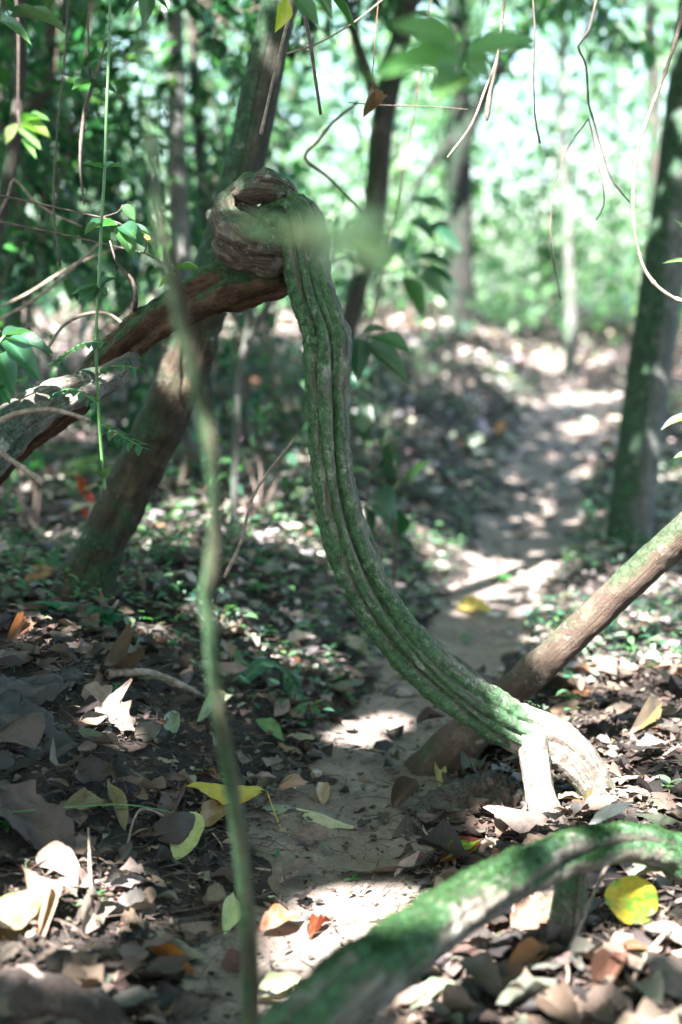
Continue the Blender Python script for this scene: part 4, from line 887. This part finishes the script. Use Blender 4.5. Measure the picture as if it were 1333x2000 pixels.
stick('bare_twig', 'long thin bare twig slanting down to the left across the leaning trunk', [(760, -10, 2.2, 2.8), (690, 45, 2, 2.8), (620, 85, 2, 2.8), (560, 105, 2, 2.8)], M_TWIG, 'twig')
stick('bare_twig', 'dark bent twig branching behind the hanging stem', [(700, 200, 2.6, 3.3), (650, 240, 3, 3.3), (622, 275, 3.4, 3.3), (596, 308, 3.8, 3.3), (640, 345, 3, 3.3), (680, 385, 2.6, 3.3), (720, 430, 2, 3.3)], M_DKTWIG, 'twig')
stick('bare_twig', 'fine level thread like twig between the two dark trunks', [(680, 200, 1.2, 2.9), (740, 205, 1.2, 2.9), (840, 208, 1.2, 2.9), (915, 214, 1, 2.9)], M_DKTWIG, 'twig')
VN = thing('climbing_vine', 'straight thin green vine with small paired leaves rising in front of the left branch', 'vine', P(204, 945, 2.62))
rows = [(206, 958, 3, 2.62), (203, 930, 3.2, 2.62), (196, 850, 3.2, 2.6), (191, 760, 3.2, 2.58), (188, 660, 3.2, 2.56), (193, 560, 3.2, 2.55), (198, 450, 3, 2.55), (205, 330, 2.8, 2.55), (208, 230, 2.8, 2.55), (213, 100, 2.6, 2.55), (216, -40, 2.4, 2.55)]
v, f, u = tube(px4(rows), .008, 8, None, .15, 60, 7); make('stem', v, f, M_GRSTEM, VN, uv=u)
def near_leaves(root, rows, cols, mat=M_LEAF, seed=0, name='leaf', each=True):
    """rows: (base px, base py, tip px, tip py, width px, d0, d1, up)"""
    for i, (a, b_, c_, d_, wpx, z0, z1, upv) in enumerate(rows):
        A, B = P(a, b_, z0), P(c_, d_, z1); D = B-A
        tp = leaf_tpl(14, 5, 'ovate' if i % 3 else 'lance', .15+.1*R.uniform(), .25*R.uniform(), .1, .03, .04, seed+i)
        v, f, u, t = batch([tp], A[None], D[None], np.array([upv], float), np.array([np.linalg.norm(D)]), np.array([wpx*z0/FPX]), pick(cols, 1, .12), np.array([0]))
        make(name, v, f, mat, root, uv=u, tint=t)
uf = (0.1, -.8, .6); uu_ = (0, -.25, 1); ul = (-.3, -.5, .8)
near_leaves(VN, [(193, 560, 152, 588, 22, 2.55, 2.5, uu_), (193, 562, 228, 540, 18, 2.55, 2.6, uu_), (193, 560, 176, 590, 18, 2.55, 2.53, uf), (193, 565, 212, 576, 16, 2.55, 2.52, uf), (193, 560, 140, 575, 16, 2.55, 2.5, uu_), (204, 935, 222, 905, 14, 2.62, 2.6, uf), (204, 935, 190, 925, 14, 2.62, 2.6, uf), (198, 440, 165, 455, 20, 2.55, 2.5, uu_), (203, 330, 160, 318, 24, 2.55, 2.5, uu_), (203, 330, 240, 322, 20, 2.55, 2.6, uu_)], GREENS, seed=30)
def pinnate(label, rows, n, lw, cols, nm='leafy_sprig', ups=uu_, seed=0, stemmat=M_GRSTEM):
    q = px4(rows); rt = thing(nm, label, 'sprig', q[0, :3])
    v, f, u = tube(q, .006, 6); make('stem', v, f, stemmat, rt, uv=u)
    c = resample(q[:, :3], .002); idx = np.linspace(len(c)*.12, len(c)-2, n).astype(int)
    for k, i in enumerate(idx):
        T = c[min(i+2, len(c)-1)]-c[i-2]; T /= np.linalg.norm(T); S = np.cross(T, np.array(ups)); S /= np.linalg.norm(S)
        sg = 1 if k % 2 else -1
        D = (T*.55+S*sg+R.normal(size=3)*.12+np.array([0, 0, -.25])); D *= lw/np.linalg.norm(D)*R.uniform(.8, 1.15)
        tp = leaf_tpl(8, 3, 'ovate', .15, .2, 0, .02, .03, seed+k)
        v, f, u, t = batch([tp], c[i][None], D[None], np.array([ups], float)+R.normal(size=(1, 3))*.15, np.array([lw]), np.array([lw*.5]), pick(cols, 1, .12), np.array([0]))
        make('leaf', v, f, M_LEAF, rt, uv=u, tint=t)
    return rt
pinnate('sprig of small shiny paired leaves catching the sun above the left limb', [(95, 715, 2, 2.6), (130, 690, 2, 2.58), (165, 670, 1.8, 2.56), (200, 668, 1.4, 2.54)], 18, .024, BL+GREENS, seed=40)
pinnate('sprig of small drooping leaflets lying over the sunlit grey limb', [(92, 782, 2, 2.5), (120, 765, 2, 2.48), (150, 762, 1.8, 2.46), (186, 785, 1.4, 2.44)], 20, .022, BL+GREENS, seed=60)
pinnate('small sprig of leaves reaching right from the green vine under the left branch', [(190, 735, 1.8, 2.58), (212, 718, 1.6, 2.57), (240, 714, 1.4, 2.56), (268, 720, 1.2, 2.56)], 9, .026, BL, seed=80)
pinnate('sprig of round blue green leaflets in front of the leaning tree foot', [(196, 828, 1.8, 2.6), (222, 842, 1.8, 2.58), (250, 858, 1.5, 2.57), (280, 875, 1.2, 2.56)], 13, .027, BL, seed=100)
LP = thing('broadleaf_plant', 'plant with several large glossy blue green leaves above the grey limb', 'plant', (P(-40, 900, 2.45)[0], P(-40, 900, 2.45)[1], Hh(-.62, 2.4)))
v, f, u = tube(np.vstack([[*(P(-40, 1300, 2.45)), .006], px4([(-38, 950, 5, 2.45), (-25, 800, 4, 2.42), (-10, 690, 3.5, 2.4), (10, 655, 2.5, 2.4)])]), .02, 8); make('stem', v, f, M_GRSTEM, LP, uv=u)
near_leaves(LP, [(10, 660, 105, 690, 44, 2.4, 2.36, uu_), (12, 660, 78, 740, 48, 2.4, 2.34, uf), (0, 690, 25, 765, 52, 2.4, 2.32, uf), (-10, 690, -60, 740, 50, 2.4, 2.35, uf), (5, 655, 70, 648, 36, 2.4, 2.45, uu_), (0, 760, 45, 745, 30, 2.42, 2.4, uu_), (-5, 680, -50, 640, 40, 2.4, 2.4, uu_), (0, 745, 20, 790, 24, 2.42, 2.4, uf)], BL, seed=50)
# overhanging sprigs near the camera
NS = thing('leafy_sprig', 'sprig of broad bright green leaves hanging close to the camera, strongly blurred', 'sprig', P(905, 130, 1.42))
v, f, u = tube(px4([(908, 132, 2.5, 1.42), (930, 60, 3, 1.42), (965, -60, 3, 1.42), (1010, -200, 3, 1.42)]), .01, 6); make('stem', v, f, M_GRSTEM, NS, uv=u)
near_leaves(NS, [(905, 100, 758, 46, 74, 1.42, 1.38, (.1, -.9, .45)), (915, 105, 1056, 74, 56, 1.42, 1.46, (0, -.9, .45)), (900, 125, 726, 142, 70, 1.42, 1.34, (0, -.9, .4)), (905, 135, 846, 188, 72, 1.42, 1.36, (0, -.95, .3)), (910, 132, 972, 152, 56, 1.42, 1.45, (0, -.9, .4))], [(.09, .19, .07), (.10, .21, .075)], seed=120)
NS2 = thing('leafy_sprig', 'pale washed out sprig of leaves right before the lens, in front of the knot', 'sprig', P(660, 460, .82))
v, f, u = tube(px4([(655, 470, 2, .82), (680, 300, 2, .82), (720, 50, 2, .82), (760, -260, 2, .82)]), .01, 6); make('stem', v, f, M_GRSTEM, NS2, uv=u)
near_leaves(NS2, [(540, 452, 476, 440, 50, .82, .80, (0, -.6, .8)), (655, 470, 528, 452, 50, .82, .82, (0, -.8, .6)), (655, 470, 636, 530, 48, .82, .80, (0, -.9, .4)), (660, 465, 775, 430, 60, .82, .86, (.1, -.8, .6)), (660, 475, 782, 520, 70, .82, .84, (.1, -.85, .5)), (655, 465, 610, 420, 40, .82, .85, (0, -.8, .5))], [(.26, .33, .22), (.30, .36, .25)], seed=140)
HL = hero('curled brown dead leaf hanging in the air against the crooked trunk', (728, 165), (712, 228), 34, (.13, .075, .045), 'lance', depth=(2.8, 2.78), up=(.5, -.8, .1), curl=.9, crump=.25, seed=150, name='hanging_leaf', cat='leaf', stalk=[(730, 120, 2.8), (742, -30, 2.8)])
# leaves that hang in from above the frame
TS = thing('leafy_sprig', 'hanging sprig with one yellow green leaf and blue green leaves against the leaning trunk', 'sprig', P(580, -40, 2.45))
v, f, u = tube(px4([(640, -140, 3, 2.45), (590, -30, 2.5, 2.45), (560, -10, 1.6, 2.45)]), .01, 6); make('stem', v, f, M_GRSTEM, TS, uv=u)
near_leaves(TS, [(560, -8, 540, 62, 34, 2.45, 2.43, (.5, -.8, 0)),], [(.28, .30, .03)], seed=160)
near_leaves(TS, [(575, -12, 622, 48, 36, 2.45, 2.42, (-.2, -.6, .7)), (610, -50, 700, 60, 30, 2.45, 2.5, (0, -.4, .9)), (600, -40, 650, 30, 34, 2.45, 2.4, (0, -.5, .9))], BL, seed=170)
for (lab, rows, cols) in (
    ('small sprig with a round dark green leaf high among the thin stems', [(290, -40, 282, 52, 34, 2.9, 2.9, (.2, -.9, .1)), (285, -10, 240, 30, 18, 2.9, 2.85, uu_), (285, -20, 330, 20, 20, 2.9, 2.95, uu_)], DARKG),
    ('sprig of long light green leaves reaching in at the top corner', [(20, 30, 130, 48, 24, 2.9, 2.8, uu_), (10, 20, 80, 30, 22, 2.9, 2.85, uu_), (0, 40, 60, 80, 24, 2.9, 2.8, uf), (0, 10, 50, -20, 20, 2.9, 2.9, uu_)], GREENS),
    ('sprig of yellow green leaves beside the slender bent stem', [(40, 245, 100, 268, 26, 3.6, 3.5, uu_), (40, 240, 95, 225, 22, 3.6, 3.5, uu_), (38, 250, 80, 290, 24, 3.6, 3.55, uf), (35, 240, 10, 280, 24, 3.6, 3.6, uf), (45, 270, 70, 305, 16, 3.6, 3.55, uf)], [(.12, .2, .05), (.08, .17, .05)]),
    ('whorl of dark drooping leaves on a thin stem left of the pale trunk', [(178, 160, 140, 175, 18, 2.9, 2.85, uu_), (178, 160, 230, 180, 18, 2.9, 2.85, uu_), (178, 160, 190, 120, 26, 2.9, 2.95, uf), (178, 160, 160, 128, 22, 2.9, 2.9, uf), (178, 160, 205, 165, 16, 2.9, 2.85, uu_)], BL),
    ('sprig of broad pale blue green leaves hanging level with the knot at the far left', [(230, 440, 165, 448, 28, 2.7, 2.6, uu_), (235, 440, 285, 480, 36, 2.7, 2.65, uf), (235, 440, 262, 500, 40, 2.7, 2.65, uf), (240, 440, 300, 460, 24, 2.7, 2.7, uu_), (240, 400, 265, 430, 22, 2.7, 2.7, uf)], BL),
    ('sprig with two thin yellowing leaves near the top of the left branch', [(270, 445, 298, 480, 14, 2.75, 2.72, uf), (340, 525, 405, 528, 9, 2.75, 2.7, uu_), (345, 535, 310, 560, 10, 2.75, 2.7, uu_)], [(.25, .25, .06), (.12, .22, .06)]),
    ('sprig of long drooping grey green leaves behind the blurred near sprig', [(800, 390, 880, 412, 26, 5.4, 5.25, uu_), (830, 440, 905, 492, 34, 5.4, 5.25, uf), (800, 430, 850, 470, 34, 5.4, 5.25, uf), (810, 500, 890, 520, 30, 5.4, 5.4, uu_), (800, 520, 880, 590, 36, 5.4, 5.3, uf), (790, 470, 740, 520, 36, 5.4, 5.25, uf), (820, 520, 900, 560, 30, 5.4, 5.4, uu_), (790, 540, 830, 620, 36, 5.4, 5.3, uf)], BL+[(.08, .15, .10)]),
    ('dark broad leaves spreading beside the middle of the hanging stem', [(720, 660, 805, 690, 44, 3.6, 3.5, uu_), (715, 670, 800, 745, 46, 3.6, 3.5, uf), (700, 660, 700, 740, 44, 3.6, 3.55, uf), (705, 650, 760, 640, 34, 3.6, 3.6, uu_)], DARKG),
    ('narrow pale leaves poking in at the edge beside the mossy trunk', [(1350, 470, 1318, 425, 8, 3.0, 3.0, uf), (1350, 510, 1296, 511, 5, 3.0, 3.0, uf), (1350, 815, 1292, 832, 16, 3.0, 2.95, uu_), (1360, 890, 1315, 892, 10, 3.0, 2.95, uu_)], [(.2, .3, .2), (.25, .33, .25)])):
    A = P(rows[0][0], rows[0][1], rows[0][5]); rt = thing('leafy_sprig', lab, 'sprig', A)
    # stem joins the leaf bases and leads away to its plant
    bs = np.array([P(r[0], r[1], r[5]) for r in rows]); c = bs.mean(0)
    off = np.array([-.03 if rows[0][0] < 666 else .03, .03, .30 if rows[0][1] < 300 else -.25])
    if rows[0][0] < 666 and off[2] < 0: off = np.array([-.25, .08, .05])
    if rows[0][0] > 1300: off = np.array([.3, .05, .05])
    parts = [tube(np.array([[*b_, .0011], [*(b_*.5+c*.5+off*.03), .0013], [*(c+off*.15), .0015]]), .02, 5) for b_ in bs]
    end = c+off*2.2
    if off[2] < 0 and rows[0][0] > 666: end = c+np.array([.18, .12, .9])
    parts.append(tube(np.array([[*(c+off*.15), .0016], [*(c*.5+end*.5+np.array([.02, .03, 0])), .0024], [*end, .003]]), .03, 6))
    v, f, u = merge(*parts); make('stem', v, f, M_DKTWIG, rt, uv=u)
    near_leaves(rt, rows, cols, seed=int(rows[0][0])+200)
# thin lianas and dead grass to the left
stick('hanging_vine', 'thin brown vine hanging straight down at the left in front of the shrubs', [(135, -30, 2.2, 3.0), (128, 100, 2.2, 3.0), (112, 260, 2, 3.0), (105, 400, 2, 3.0), (118, 520, 2, 3.0)], M_DKTWIG, 'vine')
stick('hanging_vine', 'wavy dark vine beneath the whorl of drooping leaves', [(205, 90, 2, 2.9), (180, 170, 4, 2.9), (168, 210, 4.5, 2.9), (160, 260, 4, 2.9), (157, 330, 2.5, 2.9), (165, 400, 1.5, 2.9)], M_DKTWIG, 'vine')
stick('hanging_vine', 'dark looping tendril ending at the top of the left branch', [(215, 470, 2, 2.72), (230, 515, 2.5, 2.72), (258, 545, 4, 2.72), (266, 580, 5, 2.72), (262, 606, 4, 2.74)], M_DKTWIG, 'vine')
stick('dead_stem', 'bleached dead stem sloping up through the shade behind the left branch', [(-30, 640, 3.2, 3.4), (60, 590, 3.2, 3.4), (130, 535, 3, 3.4), (200, 470, 2.6, 3.4)], M_TWIG, 'stem')
stick('dead_stem', 'second bleached dead stem below the first, sloping less steeply', [(-30, 615, 2.6, 3.5), (60, 570, 2.6, 3.5), (140, 520, 2.4, 3.5), (240, 480, 2, 3.5)], M_TWIG, 'stem')
stick('dead_stem', 'brown stem arching over to the left branch from the shade', [(95, 680, 3.4, 3.0), (120, 640, 3.4, 3.0), (160, 616, 3.2, 2.95), (210, 612, 3, 2.9), (250, 640, 2.4, 2.85)], M_TWIG, 'stem')
stick('broken_twig', 'pale broken twig with a cut end in front of the grey limb', [(-30, 836, 6, 2.3), (10, 818, 6, 2.3), (40, 806, 6, 2.29), (90, 800, 5, 2.28), (130, 806, 4.6, 2.27), (177, 822, 4.4, 2.26)], M_TWIG, 'twig', step=.006)
stick('broken_twig', 'dark broken stick below the pale broken twig', [(-30, 860, 5, 2.3), (15, 893, 5, 2.29), (50, 918, 5.5, 2.28), (86, 944, 6.5, 2.27)], M_TWIG, 'twig', step=.006)
stick('bare_twig', 'pale thin twig forking from the dark bent stem at the left edge', [(-10, 430, 3, 3.2), (15, 385, 3, 3.2), (28, 350, 3, 3.2), (60, 385, 2.6, 3.2), (100, 415, 2.2, 3.2), (160, 442, 1.6, 3.2)], M_TWIG, 'twig')
stick('dead_stem', 'thin blurred grey stem slanting up beside the lower sapling', [(438, 1128, 4, 3.0), (470, 1060, 3, 3.0), (500, 960, 3, 3.0), (580, 850, 2.5, 3.0)], M_TWIG, 'stem')

def ground_stick(label, pts, r, mat, name='fallen_twig', lift=.012, group=None, cat='twig'):
    q = np.array([[*G(a, b_, lift+(c_ if len(x) > 2 else 0)), r] for x in pts for a, b_, c_ in [(x[0], x[1], x[2] if len(x) > 2 else 0)]])
    q[-1, 3] *= .5
    v, f, u = tube(q, .008, 8, None, .3, 70, len(label)); return tag(make(name, v, f, mat, uv=u), label, cat, group)
ground_stick('long thin dark twig lying across the path below the nut', [(335, 1800), (430, 1780), (500, 1770), (575, 1769)], .0018, M_DKTWIG)
ground_stick('second thin twig crossing the path in the sun patch', [(340, 1816), (460, 1802), (560, 1802), (680, 1812)], .0014, M_DKTWIG)
ground_stick('bleached grey twig bent like a hook on the litter bank', [(250, 1665), (262, 1640, .02), (280, 1626, .03), (320, 1632, .02), (348, 1650)], .0022, M_TWIG)
ground_stick('long green grass stalk lying level over the litter bank', [(10, 1628, .02), (130, 1625, .03), (250, 1624, .03), (370, 1626, .02)], .0012, M_GRSTEM, 'grass_stalk', cat='stalk')
ground_stick('pale twig leaning up from the bottom litter under the arching root', [(1105, 1890), (1150, 1830, .04), (1185, 1790, .07), (1225, 1765, .09)], .0032, M_TWIG)
ground_stick('thin dark twig hooked beneath the arching root', [(1000, 1815), (1070, 1770, .01), (1110, 1735, .03), (1122, 1700, .06)], .0026, M_DKTWIG)
ground_stick('straight dark stick lying diagonally in the bright bottom litter', [(850, 1935), (920, 1905), (990, 1875), (1050, 1852)], .003, M_DKTWIG)
ground_stick('bleached stick standing among leaves near the bottom edge', [(1215, 2010), (1240, 1950, .02), (1275, 1905, .03), (1310, 1870, .03)], .0035, M_TWIG)
ground_stick('vertical brown stick standing in the sunlit litter', [(182, 1790), (178, 1750, .02), (175, 1690, .05)], .0035, M_TWIG)
ground_stick('mottled fallen branch lying on the bank behind the lobed leaf', [(210, 1330), (290, 1345, .02), (350, 1362, .015), (400, 1375)], .009, M_TWIG, 'fallen_branch', cat='branch')
ground_stick('dark fallen branch lying on the ground beyond the hanging stem', [(690, 915), (740, 945, .02), (800, 975, .02), (850, 985)], .03, M_DKTRUNK, 'fallen_branch', cat='branch')
ground_stick('rotting log on the bank behind the sapling', [(300, 1100), (350, 1110, .02), (420, 1130, .03)], .028, M_DKTRUNK, 'fallen_branch', cat='branch')
for k in range(26):
    a, b_ = R.uniform(20, 1310), R.uniform(1330, 1960)
    an = R.uniform(0, 6.28); L = R.uniform(30, 90)
    ground_stick('thin dead twig lying loose on the litter', [(a, b_), (a+math.cos(an)*L*.5+R.normal()*5, b_+math.sin(an)*L*.3), (a+math.cos(an)*L, b_+math.sin(an)*L*.6)], R.uniform(.0012, .0026), M_DKTWIG if k % 2 else M_TWIG, group='thin twigs on the litter', lift=.02)

# seedlings and small ferns
def seedling(label, px, py, hpx, n, lpx, col, group=None, tilt=.5):
    g = G(px, py); dd = float((g-CAM).dot(FW)); h = hpx*dd/FPX; L = lpx*dd/FPX
    rt = thing('seedling', label, 'seedling', g, group)
    top = g+np.array([R.normal()*.004, R.normal()*.004, h])
    v, f, u = tube(np.array([[*(g-np.array([0, 0, .01])), .0011], [*(g*.5+top*.5+np.array([.003, 0, 0])), .001], [*top, .0008]]), .008, 6); make('stem', v, f, M_GRSTEM, rt, uv=u)
    a = np.arange(n)*2.4+R.uniform(0, 6); d = np.stack([np.cos(a), np.sin(a), np.full(n, tilt)*R.uniform(-.3, 1, n)], -1)
    pp = top[None]-np.array([0, 0, 1.0])*np.linspace(0, h*.45 if n > 3 else 0, n)[:, None]
    Ls = L*R.uniform(.75, 1.2, n)
    v, f, u, t = batch([leaf_tpl(8, 3, 'ovate', .15, .25, seed=5)], pp, d, np.tile([0, 0, 1.0], (n, 1)), Ls, Ls*.5, pick([col], n, .1)); make('leaves', v, f, M_LEAF, rt, uv=u, tint=t)
SG = (.06, .20, .06)
seedling('tiny two leaved seedling on a thin pale stalk in the sunny litter', 158, 1805, 40, 2, 16, (.16, .34, .14))
seedling('tiny seedling with a bent head right of the two leaved one', 205, 1780, 42, 2, 11, SG)
seedling('tiny pale seedling at the far left above the sunlit leaves', 48, 1720, 32, 2, 9, (.12, .25, .12))
seedling('bright green star shaped seedling at the left edge of the litter', 10, 1625, 14, 7, 26, (.05, .22, .07))
seedling('bright green ferny seedling left of the sapling stem', 425, 1540, 20, 8, 22, (.05, .24, .05))
seedling('small dark green seedling alone on the bare path', 543, 1682, 8, 3, 20, (.03, .15, .06))
seedling('two leaved seedling at the right edge of the path', 690, 1728, 10, 3, 28, (.09, .24, .06))
seedling('seedling with grassy leaves on the slope of the root stump', 950, 1595, 22, 4, 14, SG)
seedling('leafy seedling under the arching root beside the yellow leaf', 1105, 1820, 50, 7, 46, (.08, .22, .07))
seedling('dark leafy seedling growing at the foot of the mossy trunk', 1240, 1075, 28, 8, 40, (.03, .14, .06))
seedling('pale rosette plant glowing in a sun spot left of the leaning tree', 160, 960, 60, 10, 60, (.22, .32, .16), tilt=.2)
seedling('seedling sprouting from the litter at the base of the leaning tree', 138, 1150, 20, 5, 28, (.03, .16, .09))
seedling('tuft of narrow leaves below the leaning tree foot', 115, 1215, 34, 9, 44, (.03, .17, .09))
seedling('patch of feathery green leaves spreading right of the leaning tree foot', 200, 1225, 24, 14, 50, (.03, .15, .09))
seedling('leafy seedling growing behind the arching stem where it leaves the ground', 1075, 1360, 34, 9, 38, (.03, .13, .07))
seedling('green seedling in the litter right of the arching stem', 1105, 1340, 26, 7, 32, (.04, .15, .07))
seedling('seedling with white edged leaves at the right edge of the litter', 1305, 1560, 34, 5, 40, (.16, .26, .16))
for k in range(28):
    a, b_ = R.uniform(20, 640), R.uniform(1000, 1420)
    if k > 18: a, b_ = R.uniform(900, 1320), R.uniform(1100, 1400)
    seedling('small green seedling among the litter beyond the sharp leaves', a, b_, R.uniform(12, 30), int(R.integers(3, 8)), R.uniform(18, 34), [SG, (.03, .14, .08), (.05, .16, .07)][k % 3], 'small seedlings in the litter')
RF = thing('red_leaved_plant', 'small plant with red young leaves glowing behind the green vine', 'plant', G(160, 1010))
g = G(160, 1010); v, f, u = tube(np.array([[*g, .002], [*P(165, 950, 4.1), .002], [*P(160, 935, 4.1), .0015]]), .02, 6); make('stem', v, f, M_GRSTEM, RF, uv=u)
near_leaves(RF, [(165, 965, 150, 925, 22, 4.1, 4.05, uf), (168, 965, 185, 985, 18, 4.1, 4.05, uf), (165, 990, 168, 1015, 16, 4.1, 4.05, uf)], [(.26, .05, .03)], M_FRESH, seed=300)
near_leaves(RF, [(168, 960, 190, 945, 22, 4.1, 4.05, uu_), (165, 985, 140, 1000, 22, 4.1, 4.05, uu_), (168, 985, 188, 1000, 20, 4.1, 4.0, uu_)], [(.3, .36, .25)], M_FRESH, seed=310)
# fern frond arching over the litter
q = np.array([[*G(470, 1360, .03), .0015], [*G(520, 1352, .07), .0015], [*G(560, 1365, .06), .0013], [*G(592, 1402, .02), .001]])
FE = thing('fern_frond', 'arching blue green fern frond lying over the litter beyond the sapling', 'fern', q[0, :3])
v, f, u = tube(q, .006, 6); make('stem', v, f, M_GRSTEM, FE, uv=u)
c = resample(q[:, :3], .004); n = len(c); T = np.gradient(c, axis=0); T /= np.linalg.norm(T, axis=1, keepdims=True)
S = np.cross(T, np.array([0, -.3, 1.0])); L = .032*np.sin(np.linspace(.5, 3.0, n))+.004
pp = np.vstack([c, c]); dd = np.vstack([S+T*.5, -S+T*.5]); LL = np.concatenate([L, L])
v, f, u, t = batch([leaf_tpl(4, 1, 'lance', .1, .2)], pp, dd, np.tile([0, -.3, 1.0], (2*n, 1)), LL, LL*.25, pick([(.05, .14, .10), (.07, .18, .12)], 2*n)); make('leaflets', v, f, M_LEAF, FE, uv=u, tint=t)
